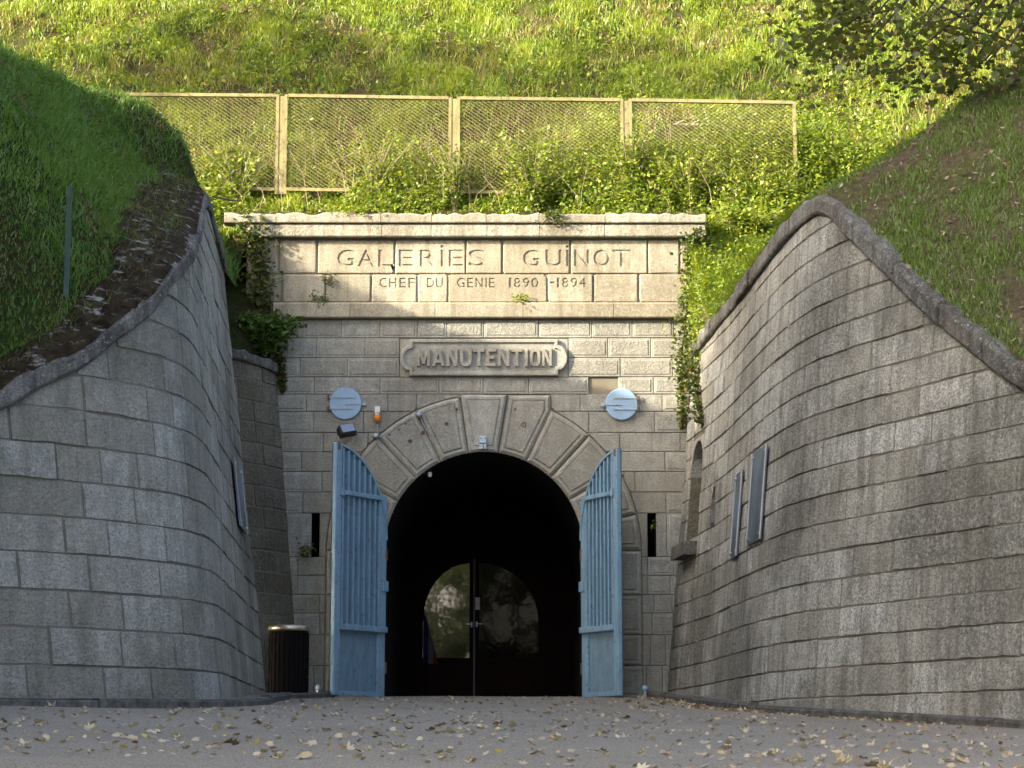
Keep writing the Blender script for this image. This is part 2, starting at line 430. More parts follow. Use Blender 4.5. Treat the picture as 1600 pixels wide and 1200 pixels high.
xs = np.linspace(-32, 32, 161)
yb = list(np.arange(.42, 14, .28)) + list(np.arange(14.5, 60, 3))
grid_mesh('grass_bank_ground', [[(x, y, bank_z(x, y)) for x in xs] for y in yb], M['bank_earth'], kind='structure')

def cop_back(w, t, depth):
    n = w.nrm(t)
    return abs(depth / max(.25, abs(n.x)))
tsR = np.linspace(15, 35.2, 110)
ds = np.concatenate([np.linspace(0, 3.2, 22), np.linspace(3.6, 24, 22)])
DEPR, DEPL = .22, .85
def right_edge(t): return float(gR(t)) + .09 * float(ztR(t)) + .07
def left_edge(t): return float(gL(t)) - .12 * float(ztL(t)) - .07
def left_dep(t): return float(np.interp(t, [20, 21.3, 22.2, 24, 27.5, 28.5, 30, 31], [.15, .18, .38, .8, .85, .72, .15, .1]))
grid_mesh('right_mound_ground', [[(right_edge(t) + .02, t - DCAM, right_z(right_edge(t), t) - 3.5)] + [(right_edge(t) + d, t - DCAM, right_z(right_edge(t) + d, t) - .03) for d in ds] for t in tsR], M['right_earth'], kind='structure')
tsL = np.linspace(18.8, 35.2, 100)
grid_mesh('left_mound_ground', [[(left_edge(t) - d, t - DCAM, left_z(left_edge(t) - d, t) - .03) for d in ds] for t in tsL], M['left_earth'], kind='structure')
P = []
for t in np.linspace(32.12, 35.2, 26):
    xr_ = float(gP(t)) - .09 * 5.15 - .12
    row = [(xr_ - .02, t - DCAM, 3.5)]
    for d in np.linspace(0, 2.8, 16):
        x = xr_ - d
        row.append((x, t - DCAM, max(5.2 + .75 * d + .08 * nz(x, t, 1.5, 4), bank_z(x, t - DCAM) - .9 * max(0, 1 - .7 * d)) - .02))
    P.append(row)
grid_mesh('gully_ground', P, M['left_earth'], kind='structure')
# the ground beyond the left and right ends, in front of the two mounds (out of frame)
P = [[(-9.9 - d, y, max(float(ground_z(-9.9 - d, y)) - .1, min(8.9, -.6 + 2.4 * max(0, d - .3)) if y > -30 else -.6 + (7.8 * max(0, (y + 42) / 12) if d > 1 else 0))) for d in np.linspace(0, 22, 24)] for y in np.linspace(-42, -14.9, 28)]
grid_mesh('left_hill_ground', P, M['left_earth'], kind='structure')

# ---------------------------------------------------------------- stones of the curved walls
def screen_area(c, w, h):
    d = c.y + DCAM
    return w * h / (d * d)
def curved_stone(w, s0, s1, z0, z1, proud, rnd, cut):
    smp = [s0 + (s1 - s0) * i / 16 for i in range(17)]
    ok = [a for a in smp if cut(a) > z0 + .025]
    if len(ok) < 3: return None
    s0, s1 = ok[0], ok[-1]
    L = s1 - s0
    nseg = max(2, min(5, int(L / .22) + 1))
    ss = [s0 + L * i / nseg for i in range(nseg + 1)]
    tops = [min(z1, cut(a)) for a in ss]
    if max(tops) - z0 < .04: return None
    tops = [max(t, z0 + .012) for t in tops]
    vs = []
    b = .009
    for i, a in enumerate(ss):
        jb, jt = rnd.uniform(-.007, .006), rnd.uniform(-.006, .007)
        e = b * 1.1 if i == 0 else (-b * 1.1 if i == nseg else 0)
        h = tops[i] - z0
        bb = min(b, h * .25)
        p = proud + rnd.uniform(-.004, .004)
        vs += [w.pt(a, z0 + jb, -.05), w.pt(a, z0 + jb, p - .018), w.pt(a + e, z0 + bb + jb, p),
               w.pt(a + e, z0 + h * .5, p + rnd.uniform(-.001, .006)),
               w.pt(a + e, tops[i] - bb + jt, p), w.pt(a, tops[i] + jt, p - .018), w.pt(a, tops[i] + jt, -.05)]
    fs = [(i*7 + j, i*7 + j + 1, (i+1)*7 + j + 1, (i+1)*7 + j) for i in range(nseg) for j in range(6)]
    n = nseg * 7
    fs += [(0, 1, 2, 3, 4, 5, 6)[::-1], tuple(n + q for q in range(7))]
    c = w.pt((s0 + s1) / 2, (z0 + max(tops)) / 2)
    q = w.nrm(w.t((s0 + s1) / 2)); v = (Vector((0, -DCAM, -.8)) - c).normalized()
    return vs, fs, screen_area(c, L * max(.0, q.dot(v)), max(tops) - z0)

def lay_wall(w, parent, mat, mortar, courses, smin, smax, lmin, lmax, seed, openings=(), hg=.009, vg=.006, limit=290):
    rnd = random.Random(seed)
    cut = lambda a: w.ztop(a) - .008
    items = []
    for ci in range(len(courses) - 1):
        z0, z1 = courses[ci], courses[ci + 1]
        zm = (z0 + z1) / 2
        spans = [(smin, smax)]
        for (a0, a1, zz0, zz1) in openings:
            if zz0 < zm < zz1:
                ns = []
                for (p, q) in spans:
                    if a0 > p: ns.append((p, min(q, a0)))
                    if a1 < q: ns.append((max(p, a1), q))
                spans = [x for x in ns if x[1] - x[0] > .05]
        for (p, q) in spans:
            a = p
            first = rnd.uniform(.3, 1.0)
            while a < q - .02:
                l = rnd.uniform(lmin, lmax) * first; first = 1
                if q - (a + l) < lmin * .5: l = q - a
                dz = rnd.uniform(-.006, .006)
                r = curved_stone(w, a + vg, a + l - vg, z0 + hg, z1 - hg, rnd.uniform(-.010, .010), rnd, cut)
                if r: items.append(r)
                a += l
    items.sort(key=lambda r: -r[2])
    for i, (vs, fs, ar) in enumerate(items[:limit]):
        mb = MB(); mb.add(vs, fs); mb.build('stone', mat, parent)
    if len(items) > limit:
        mb = MB()
        for vs, fs, ar in items[limit:]: mb.add(vs, fs)
        mb.build('small_stones', mat, parent, kind='stuff')
    # mortar bed behind the stones
    mb = MB()
    na = 90; zz = list(courses) 
    aa = sorted(set([smin + (smax - smin) * i / na for i in range(na + 1)] + [x for o in openings for x in o[:2]]))
    zz = sorted(set(zz + [x for o in openings for x in o[2:]]))
    for i in range(len(aa) - 1):
        for j in range(len(zz) - 1):
            am, zm = (aa[i] + aa[i+1]) / 2, (zz[j] + zz[j+1]) / 2
            if any(o[0] < am < o[1] and o[2] < zm < o[3] for o in openings): continue
            q = [(aa[i], zz[j]), (aa[i+1], zz[j]), (aa[i+1], zz[j+1]), (aa[i], zz[j+1])]
            q = [(a, min(z, w.ztop(a) + .02)) for a, z in q]
            if q[2][1] <= q[1][1] and q[3][1] <= q[0][1]: continue
            mb.add([w.pt(a, z, -.014) for a, z in q], [(0, 1, 2, 3)])
    mb.build('mortar_bed', mortar, parent)

def lay_coping(w, parent, mat, smin, smax, lmin, lmax, hh, proud, depth, slope, seed, name='coping_stone'):
    rnd = random.Random(seed)
    a = smin
    while a < smax - .05:
        l = rnd.uniform(lmin, lmax)
        if smax - (a + l) < lmin * .5: l = smax - a
        n = max(3, int(l / .14))
        vs = []; oz, op = rnd.uniform(-.006, .006), rnd.uniform(-.02, .02)
        for i in range(n + 1):
            b = a + .007 + (l - .014) * i / n
            z = w.ztop(b); dp = depth(w.t(b)) if callable(depth) else depth
            h = hh + oz + rnd.uniform(-.04, .02)
            pr = proud + op + rnd.uniform(-.018, .010)
            vs += [w.pt(b, z, -.04), w.pt(b, z + .004, pr - .02), w.pt(b, z + .03, pr), w.pt(b, z + h * .8, pr + .004), w.pt(b, z + h, pr - .03),
                   w.pt(b, z + h + dp * slope * .4 + rnd.uniform(-.015, .02), -dp * .4), w.pt(b, z + h + dp * slope, -dp), w.pt(b, z - .1, -dp)]
        fs = [(i*8 + j, i*8 + (j + 1) % 8, (i+1)*8 + (j+1) % 8, (i+1)*8 + j) for i in range(n) for j in range(8)]
        fs += [tuple(range(8))[::-1], tuple(n*8 + q for q in range(8))]
        mb = MB(); mb.add(vs, fs); mb.build(name, mat, parent)
        a += l

# right flanking wall
wr = empty('flanking_wall', WR.ptt(24, float(ground_z(3.4, -10))), label='speckled grey stone wing wall curving out to the right of the blue gates, grassy mound on top', cat='retaining wall', group='curved wing walls flanking the portal')
wr_inv = Matrix.Translation(-wr.location)
class Shift:
    """parent that keeps world coordinates for its children"""
def settle(root):
    for o in root.children: o.matrix_parent_inverse = Matrix.Translation(-root.location)
nA = (WR.s_of(32.05), WR.s_of(33.05), 2.24, 3.84)
nB = (WR.s_of(30.7), WR.s_of(31.1), 2.3, 2.95)
cR = [2.31 + .32 * i for i in range(-11, 12)]
lay_wall(WR, wr, M['wing_right'], M['mortar'], cR, WR.s_of(17.5), WR.len, .55, 1.15, 3, [nA, nB], hg=.006, vg=.005)
lay_coping(WR, wr, M['coping'], WR.s_of(17.5), WR.s_of(33.45), .7, 1.3, .25, .07, .2, .2, 5)
# two arched recesses near the far end
for (a0, a1, z0, z1) in (nA, nB):
    mb = MB()
    D = -.38
    mb.add([WR.pt(a0, z0, D), WR.pt(a1, z0, D), WR.pt(a1, z1, D), WR.pt(a0, z1, D)], [(0, 1, 2, 3)])
    for (p, q) in (((a0, z0), (a1, z0)), ((a1, z0), (a1, z1)), ((a1, z1), (a0, z1)), ((a0, z1), (a0, z0))):
        mb.add([WR.pt(*p, D), WR.pt(*q, D), WR.pt(*q, -.02), WR.pt(*p, -.02)], [(0, 1, 2, 3)])
    mb.build('niche_recess', M['pier'], wr)
    mb = MB()                                              # arched head: two spandrels closing the top of the recess
    zs = z1 - .55; n = 6
    for s_ in (0, 1):
        prev = None
        for i in range(n + 1):
            u = i / n
            am = (a0 + a1) / 2; half = (a1 - a0) / 2
            a = (a0 + half * u) if s_ == 0 else (a1 - half * u)
            zc = zs + .5 * math.sqrt(max(0, 1 - (1 - u) ** 2))
            cur = [(a, zc), (a, z1)]
            if prev:
                q = [prev[0], cur[0], cur[1], prev[1]]
                mb.add([WR.pt(*x, .0) for x in q] + [WR.pt(*x, -.37) for x in q], [(0, 1, 2, 3), (0, 1, 5, 4), (4, 5, 6, 7)])
            prev = cur
    mb.build('niche_head', M['wing_right'], wr)
mb = MB()
a0, a1 = nA[0] - .08, nA[1] + .02
mb.add([WR.pt(a, z, n) for z in (2.02, 2.22) for a, n in ((a0, -.3), (a0, .2), (a1, .2), (a1, -.3))],
       [(0, 1, 2, 3), (4, 5, 6, 7), (0, 1, 5, 4), (1, 2, 6, 5), (2, 3, 7, 6), (3, 0, 4, 7)])
mb.build('niche_sill', M['coping'], wr)
settle(wr)

# left flanking wall
wl = empty('flanking_wall', WL.ptt(24, float(ground_z(-3.3, -10))), label='brownish stone wing wall curving out to the left of the blue gates, mossy coping on top', cat='retaining wall', group='curved wing walls flanking the portal')
cL = [1.12 + .37 * i for i in range(-6, 16)]
lay_wall(WL, wl, M['wing_left'], M['mortar'], cL, WL.s_of(19.9), WL.len, .5, 1.05, 11, hg=.006, vg=.005)
lay_coping(WL, wl, M['coping'], WL.s_of(19.9), WL.len, .8, 1.5, .2, .07, .2, .5, 6)
mb = MB()                                                  # end return of the wall
for j in range(len(cL) - 1):
    z0, z1 = cL[j] + .01, min(cL[j+1] - .01, WL.ztop(WL.len))
    if z1 <= z0: continue
    p0, p1 = WL.pt(WL.len, z0), WL.pt(WL.len, z1)
    mb.add([p0, p0 + Vector((-1.3, .05, 0)), p1 + Vector((-1.3, .05, 0)), p1], [(0, 1, 2, 3)])
mb.build('wall_end', M['wing_left'], wl)
P = []                                                     # mossy sloping weathering behind the coping edge
for i in range(150):
    a = WL.s_of(19.9) + (WL.s_of(28.75) - WL.s_of(19.9)) * i / 149
    t = WL.t(a); dp = left_dep(t) * (1 + .25 * nz(t, 0, 1.4, 8)); z = WL.ztop(a) + .19
    row = []
    for j in range(9):
        u = j / 8
        n = .035 - (dp + .03) * u
        # keep X-direction offset consistent with the mound sheet
        p = WL.pt(a, z, n)
        tt = p.y + DCAM
        zz = z if u == 0 else left_z(p.x, tt) + .045
        row.append((p.x, p.y, zz + .03 * nz(p.x, p.y, 4, 3) * math.sin(u * 3) + .02 * nz(p.x, p.y, 11, 3) - (.12 if j == 8 else 0)))
    P.append(row)
grid_mesh('moss_layer', P, M['moss'], wl)
settle(wl)

# small round pier between the left wall and the portal
pr_ = empty('round_pier', WP.ptt(33.2, 0), label='small dark rounded stone pier between left wing wall and portal, ferns on its cap', cat='pier')
cP = [-.1 + .33 * i for i in range(0, 17)]
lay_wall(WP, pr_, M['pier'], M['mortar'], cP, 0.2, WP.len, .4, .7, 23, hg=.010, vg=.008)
lay_coping(WP, pr_, M['coping'], 0.2, WP.len, .5, .9, .17, .09, .35, .1, 8)
settle(pr_)

# ---------------------------------------------------------------- the portal
portal = empty('gallery_portal', (FX(756, 1090), 0, 0), label='pale stone fortress gallery portal with carved inscription frieze above a dark arched opening', cat='portal')
XC, ZC = FX(756, 860), FZ(860)
RI, RO = 1.555, FZ(617) - FZ(860)

def offset_poly(P, d):
    n = len(P); out = []
    for i in range(n):
        p0, p1, p2 = P[i-1], P[i], P[(i+1) % n]
        e1 = (p1[0]-p0[0], p1[1]-p0[1]); e2 = (p2[0]-p1[0], p2[1]-p1[1])
        l1 = math.hypot(*e1) or 1e-6; l2 = math.hypot(*e2) or 1e-6
        n1 = (-e1[1]/l1, e1[0]/l1); n2 = (-e2[1]/l2, e2[0]/l2)
        kx, kz = n1[0] + n2[0], n1[1] + n2[1]
        dd = 1 + n1[0]*n2[0] + n1[1]*n2[1]
        if dd < .2: dd = .2
        out.append((p1[0] + kx * d / dd, p1[1] + kz * d / dd))
    return out
def ccw(P):
    a = sum(P[i-1][0]*P[i][1] - P[i][0]*P[i-1][1] for i in range(len(P)))
    return P if a > 0 else P[::-1]
def poly_stone(name, P, y, back, mats, bev=.012, margin=0.0, raise_=.012, groove=0.0, parent=portal, jag=0.0, rnd=random):
    """a dressed stone: outline P in the facade plane (x, z), its face at depth y, chamfered edge, optional margin and raised field"""
    P = ccw(P)
    rings = [(P, back), (P, y + bev), (offset_poly(P, bev), y)]
    if margin:
        Pm = offset_poly(P, margin)
        rings += [(Pm, y)]
        if groove: rings += [(offset_poly(P, margin + .004), y + groove), (offset_poly(P, margin + .018), y + groove)]
        rings += [(offset_poly(P, margin + (.028 if groove else .012)), y - raise_)]
    n = len(P)
    vs = [(x + rnd.uniform(-jag, jag), yy + rnd.uniform(-jag, jag) * .5, z + rnd.uniform(-jag, jag)) for (R_, yy) in rings for (x, z) in R_]
    mb = MB()
    fs = [(r*n + i, r*n + (i+1) % n, (r+1)*n + (i+1) % n, (r+1)*n + i) for r in range(len(rings)-1) for i in range(n)]
    mb.add(vs, fs + [tuple((len(rings)-1)*n + i for i in range(n))])
    if margin:
        mb.m[-1] = 1
        for i in range(n): mb.m[-2 - i] = 1
    return mb.build(name, mats, parent)

DR = [M['ashlar'], M['ashlar_field']]
ROWS = [  # y top, y bottom, joints (photo px); the joints that show are measured
    (500, 528, [473, 533.5, 593.5, 652, 698.5, 756, 841, 925, 988, 1053]),
    (528, 559, [445, 494.5, 570, 624, 888, 950, 1017]),
    (559, 589, [469, 542.5, 624, 888, 969, 1051]),
    (589, 616, [491, 593.5, 686, 755, 826, 920, 966, 1021]),
    (616, 643, [478.5, 538, 606, 651, 861, 906.5, 971, 1035]),
    (643, 676, [490, 568, 756, 920, 1023]),
    (676, 706, [505, 575, 756, 968, 1063]),
    (706, 737, [471, 543, 756, 952, 1039]),
    (737, 769, [503, 540, 756, 975, 992]),
    (769, 802, [473, 540, 756, 985, 1041]),
    (802, 870, [487, 499, 756, 1012, 1025, 1042]),
    (870, 899, [465, 756, 1012, 1052]),
    (899, 929, [465, 756, 1012, 1047]),
    (929, 958, [499, 756, 1022, 1050]),
    (958, 992, [499, 756, 1019, 1052]),
    (992, 1040, [480, 508, 756, 1016, 1040]),
    (1040, 1093, [490, 756, 1010, 1035]),
]
rs = random.Random(31)
def ring_bound(z): return math.sqrt(max(0.0, RO*RO - (z - ZC)**2)) if z > ZC else RO
for (yt, yb_, js) in ROWS:
    ym = (yt + yb_) / 2
    z1, z0 = FZ(yt) - .004, FZ(yb_) + .004
    edges = [422] + js + [1085]
    for a, b in zip(edges[:-1], edges[1:]):
        xa, xb = FX(a, ym) + .0035, FX(b, ym) - .0035
        if 528 <= yt < 589 and a == 624 and b == 888: continue            # the name plaque fills this
        if yt == 802 and (a, b) in ((487, 499), (1012, 1025)): continue      # loophole slits
        y = rs.uniform(-.005, .005)
        za, zb = z0, z1
        P = None
        xm = (xa + xb) / 2
        if z0 < ZC + RO and (xa < XC + RO and xb > XC - RO):
            if xm < XC:
                # right side follows the ring
                lim = lambda z: XC - ring_bound(z) - .006
                while za < zb and lim(za) < xa + .03 : za += .01
                if zb - za < .03: continue
                Rr = [(min(xb, lim(za + (zb - za) * i / 4)), za + (zb - za) * i / 4) for i in range(5)]
                P = [(xa, zb), (xa, za)] + Rr
            else:
                lim = lambda z: XC + ring_bound(z) + .006
                while za < zb and lim(za) > xb - .03: za += .01
                if zb - za < .03: continue
                if yt == 616 and a in (606, 651): continue
                Rr = [(max(xa, lim(za + (zb - za) * i / 4)), za + (zb - za) * i / 4) for i in range(5)]
                P = [(xb, za), (xb, zb)] + Rr[::-1]
            # drop repeated points of straight runs
            Q = []
            for p in P:
                if not Q or math.hypot(p[0]-Q[-1][0], p[1]-Q[-1][1]) > .006: Q.append(p)
            P = Q
            if len(P) < 3: continue
        else:
            P = [(xa, za), (xb, za), (xb, zb), (xa, zb)]
        w_, h_ = max(p[0] for p in P) - min(p[0] for p in P), zb - za
        big = w_ > .22 and h_ > .2 and len(P) == 4
        if yt == 589 and a == 920:
            poly_stone('broken_stone', P, .055, .1, DR[::-1], .03, 0, jag=.01, rnd=rs); continue
        poly_stone('stone', P, y, .06, DR if big else [M['ashlar_field']], .009, .034 if big else 0, .010, rnd=rs)

# backing masonry with the arch and loophole openings
sl_ = [(FX(487, 835), FX(499, 835)), (FX(1012, 835), FX(1025, 835))]
szt, szb = FZ(802), FZ(870)
XL_, XR_, ZT_, ZB_ = FX(385, 400), FX(1100, 400), FZ(338), -.3
cols = [(XL_, None), (sl_[0][0], None), (sl_[0][1], None)] + [(XC - RI * math.cos(math.pi * i / 32), None) for i in range(33)] + [(sl_[1][0], None), (sl_[1][1], None), (XR_, None)]
cols = [c[0] for c in cols]
mb = MB(); YB = .035
def arcz(x): return ZC + math.sqrt(max(0, RI*RI - (x - XC)**2))
for a, b in zip(cols[:-1], cols[1:]):
    m_ = (a + b) / 2
    if abs(m_ - XC) < RI:
        mb.add([(a, YB, arcz(a)), (b, YB, arcz(b)), (b, YB, ZT_), (a, YB, ZT_)], [(0, 1, 2, 3)])
    elif any(abs(m_ - (p+q)/2) < .03 for p, q in sl_):
        mb.add([(a, YB, ZB_), (b, YB, ZB_), (b, YB, szb), (a, YB, szb)], [(0, 1, 2, 3)])
        mb.add([(a, YB, szt), (b, YB, szt), (b, YB, ZT_), (a, YB, ZT_)], [(0, 1, 2, 3)])
    else:
        mb.add([(a, YB, ZB_), (b, YB, ZB_), (b, YB, ZT_), (a, YB, ZT_)], [(0, 1, 2, 3)])
for x_ in (XL_, XR_):
    mb.add([(x_, YB, ZB_), (x_, 1.2, ZB_), (x_, 1.2, ZT_), (x_, YB, ZT_)], [(0, 1, 2, 3)])
mb.add([(XL_, YB, ZT_), (XR_, YB, ZT_), (XR_, 1.2, ZT_), (XL_, 1.2, ZT_)], [(0, 1, 2, 3)])
mb.build('backing_masonry', M['mortar_pale'], portal)
for p, q in sl_:
    mb = MB()
    ins = .10
    mb.add([(p, .0, szb), (q, .0, szb), (q, .0, szt), (p, .0, szt), (p+.03, .9, szb), (q-.03, .9, szb), (q-.03, .9, szt), (p+.03, .9, szt)],
           [(0, 1, 5, 4), (1, 2, 6, 5), (2, 3, 7, 6), (3, 0, 4, 7), (4, 5, 6, 7)])
    mb.build('loophole', M['void'], portal)

# voussoirs and jamb stones
ang = [-9.0 + 17.1 * i for i in range(-5, 7)]
def arcpts(r, a0, a1, n):
    return [(XC + r * math.sin(R(a0 + (a1 - a0) * i / n)), ZC + r * math.cos(R(a0 + (a1 - a0) * i / n))) for i in range(n + 1)]
vs_y = -.04
for i in range(len(ang) - 1):
    a0, a1 = max(-90, ang[i]), min(90, ang[i + 1])
    if a1 - a0 < 3: continue
    g = .28
    inner = arcpts(RI, a0 + g, a1 - g, 4)
    outer = arcpts(RO - .01, a0 + g * .65, a1 - g * .65, 4)
    if abs((a0 + a1) / 2) < 2:                                # keystone, flat top
        outer = [(FX(720, 620), FZ(617) - .006), (FX(792, 620), FZ(617) - .006)]
        poly_stone('keystone', inner + outer[::-1], vs_y - .03, .1, DR[:1] * 2, .035, .075, .006, .012, rnd=rs)
        continue
    if 9 < (a0 + a1) / 2 < 25:                                # right of the keystone the stone is squared off at the top
        outer = [(FX(794, 620), FZ(617) - .008), (FX(860, 620), FZ(617) - .008), (FX(860, 640), FZ(643))]
    poly_stone('voussoir', inner + outer[::-1], vs_y + rs.uniform(-.006, .006), .1, DR, .042, .075, .010, .014, rnd=rs)
for sgn in (-1, 1):
    for (yt, yb_) in ((861, 930), (930, 992), (992, 1040), (1040, 1093)):
        z1, z0 = FZ(yt) - .006, FZ(yb_) + .006
        xi, xo = XC + sgn * RI, XC + sgn * (RO - .01)
        poly_stone('jamb_stone', [(xi, z0), (xo, z0), (xo, z1), (xi, z1)], vs_y, .1, DR, .03, .06, .010, .014, rnd=rs)
# dark rusty discs standing in for shaded old fixing holes in the voussoirs
for (x, y, r) in [(818, 664, .028), (756, 658, .018), (698, 663, .02), (714, 640, .014), (641, 690, .022), (661, 677, .022), (609, 680, .01), (634, 663, .01), (623, 672, .01), (1066, 592, .03), (805, 640, .014)]:
    mb = MB(); mb.lathe([(r * 1.5, .0), (r * 1.25, -.012), (r * .9, -.006), (r * .8, .01)], 10, (FX(x, y), vs_y - .008, FZ(y)), axis='y')
    mb.build('hole_disc', M['rust'], portal)

# frieze, cornices, inscription
def glyph(ch):
    cu = bpy.data.curves.new('glyph', 'FONT'); cu.body = ch; cu.resolution_u = 3
    o = bpy.data.objects.new('glyph', cu); COL.objects.link(o)
    dg = bpy.context.evaluated_depsgraph_get(); dg.update()
    c2 = o.evaluated_get(dg).to_curve(dg)
    S = []
    for sp in c2.splines:
        S.append([(tuple(b.co[:2]), tuple(b.handle_left[:2]), tuple(b.handle_right[:2])) for b in sp.bezier_points])
    o.evaluated_get(dg).to_curve_clear()
    bpy.data.objects.remove(o); bpy.data.curves.remove(cu)
    xs = [p[0][0] for s in S for p in s]; ys = [p[0][1] for s in S for p in s]
    return S, min(xs), max(xs), min(ys), max(ys)
GL = {}
def letter_splines(curve, ch, x0, x1, z0, z1):
    if ch not in GL: GL[ch] = glyph(ch)
    S, a, b, c_, d_ = GL[ch]
    f = lambda p: ((p[0] - a) / max(1e-6, b - a) * (x1 - x0) + x0, (p[1] - c_) / (d_ - c_) * (z1 - z0) + z0, 0)
    for s in S:
        sp = curve.splines.new('BEZIER'); sp.bezier_points.add(len(s) - 1)
        for bp, (co, hl, hr) in zip(sp.bezier_points, s):
            bp.handle_left_type = bp.handle_right_type = 'FREE'
            bp.co, bp.handle_left, bp.handle_right = f(co), f(hl), f(hr)
        sp.use_cyclic_u = True
def curve_to_faces(cu):
    o = bpy.data.objects.new('tmp', cu); COL.objects.link(o)
    dg = bpy.context.evaluated_depsgraph_get(); dg.update()
    me = bpy.data.meshes.new_from_object(o.evaluated_get(dg))
    vs = [tuple(v.co) for v in me.vertices]; fs = [tuple(p.vertices) for p in me.polygons]
    bpy.data.objects.remove(o); bpy.data.curves.remove(cu); bpy.data.meshes.remove(me)
    return vs, fs
def new_curve(extrude, offset=0.0):
    cu = bpy.data.curves.new('c', 'CURVE'); cu.dimensions = '2D'; cu.fill_mode = 'BOTH'; cu.extrude = extrude; cu.resolution_u = 3; cu.offset = offset
    return cu
def engraved(P, letters, y, mats):
    P = ccw(P); Pi = offset_poly(P, .016)
    cu = new_curve(.0095)
    sp = cu.splines.new('POLY'); sp.points.add(len(Pi) - 1)
    for p, q in zip(sp.points, Pi): p.co = (q[0], q[1], 0, 1)
    sp.use_cyclic_u = True
    for L_ in letters: letter_splines(cu, *L_)
    vs, fs = curve_to_faces(cu)
    mb = MB()
    mb.add([(x, y + .0095 - z, zz) for (x, zz, z) in vs], fs)
    n = len(P)
    vs = [(x, .1, z) for x, z in P] + [(x, y + .02, z) for x, z in P] + [(x, y + .0005, z) for x, z in Pi] + [(x, y + .0185, z) for x, z in Pi]
    mb.add(vs, [(r*n + i, r*n + (i+1) % n, (r+1)*n + (i+1) % n, (r+1)*n + i) for r in range(2) for i in range(n)] + [tuple(3*n + i for i in range(n))])
    return mb.build('inscribed_stone', mats, portal)

def px_letters(txt, spans, yt, yb_):
    out = []
    for ch, (a, b) in zip(txt, spans):
        out.append((ch, FX(a, yt), FX(b, yt), FZ(yb_), FZ(yt)))
    return out
top = px_letters('GALERIES', [(527, 553), (559, 585), (591, 616), (623, 645), (656, 681), (688.5, 692.5), (701, 723), (732, 758)], 390, 416) + \
      px_letters('GUINOT', [(817, 842), (852, 877), (884.5, 888.5), (897, 920), (927, 952), (957, 985)], 390, 416)
top += px_letters('..', [(688, 693), (884, 889)], 383, 387)
low = px_letters('CHEF', [(593, 604), (608, 619), (624, 634), (638, 648)], 434, 449) + px_letters('DU', [(667, 678), (681, 692)], 434, 449) + \
      px_letters('GENIE', [(714, 726), (730, 739), (743, 754), (758.5, 760.5), (764, 773)], 434, 449) + px_letters('1890', [(795, 799), (803, 813), (817, 827), (830, 841)], 434, 449) + \
      px_letters('-', [(859.5, 866)], 440, 443) + px_letters('1894', [(870, 874), (878, 888), (892, 902), (905, 915)], 434, 449)
def frieze_row(yt, yb_, edges, letters):
    z1, z0 = FZ(yt) - .005, FZ(yb_) + .005
    for a, b in zip(edges[:-1], edges[1:]):
        xa, xb = FX(a, yt) + .004, FX(b, yt) - .004
        inn = [l for l in letters if xa < (l[1] + l[2]) / 2 < xb]
        P = [(xa, z0), (xb, z0), (xb, z1), (xa, z1)]
        cr_ = lambda: rs.choice((.012, .02, .03, .05))
        P = [(xa + cr_(), z0), (xb - cr_(), z0), (xb - rs.uniform(0, .012), z0 + cr_()), (xb - rs.uniform(0, .012), z1 - cr_()), (xb - cr_(), z1), (xa + cr_(), z1), (xa + rs.uniform(0, .012), z1 - cr_()), (xa + rs.uniform(0, .012), z0 + cr_())]
        if inn: engraved(P, inn, rs.uniform(-.006, .006), M['frieze'])
        else: poly_stone('frieze_stone', P, rs.uniform(-.006, .006), .1, M['frieze'], .02, jag=.004, rnd=rs)
frieze_row(374, 428, [386, 437, 496, 617, 728, 785, 891, 1012, 1062, 1101], top)
frieze_row(428, 473, [386, 441, 509, 580, 652, 700, 855, 927, 998, 1084, 1101], low)

def band(name, yt, yb_, edges, proud, mat, chip=.0):
    z1, z0 = FZ(yt), FZ(yb_)
    for a, b in zip(edges[:-1], edges[1:]):
        xa, xb = FX(a, yt) + .004, FX(b, yt) - .004
        n = max(2, int((xb - xa) / .12)); mb = MB(); vs = []
        for i in range(n + 1):
            x = xa + (xb - xa) * i / n
            e = rs.uniform(-chip, chip * .4)
            vs += [(x, .12, z0), (x, -proud + .012, z0), (x, -proud, z0 + .015), (x, -proud + rs.uniform(-.003, .003), z1 - .03 + e), (x, -proud + .03, z1 + e), (x, .45, z1 + .05 + e)]
        fs = [(i*6 + j, i*6 + (j+1) % 6, (i+1)*6 + (j+1) % 6, (i+1)*6 + j) for i in range(n) for j in range(6)] + [tuple(range(6))[::-1], tuple(n*6 + q for q in range(6))]
        mb.add(vs, fs); mb.build(name, mat, portal)
band('coping_slab', 336, 351.5, [352, 433, 596, 675, 760, 842, 945, 1101], .16, M['coping_pale'], .035)
band('coping_course', 352, 372, [386, 431, 597, 674, 761, 843, 944, 1101], .12, M['coping_pale'])
band('cornice_stone', 474, 498, [428, 548, 680, 817, 958, 1072], .11, M['frieze'])

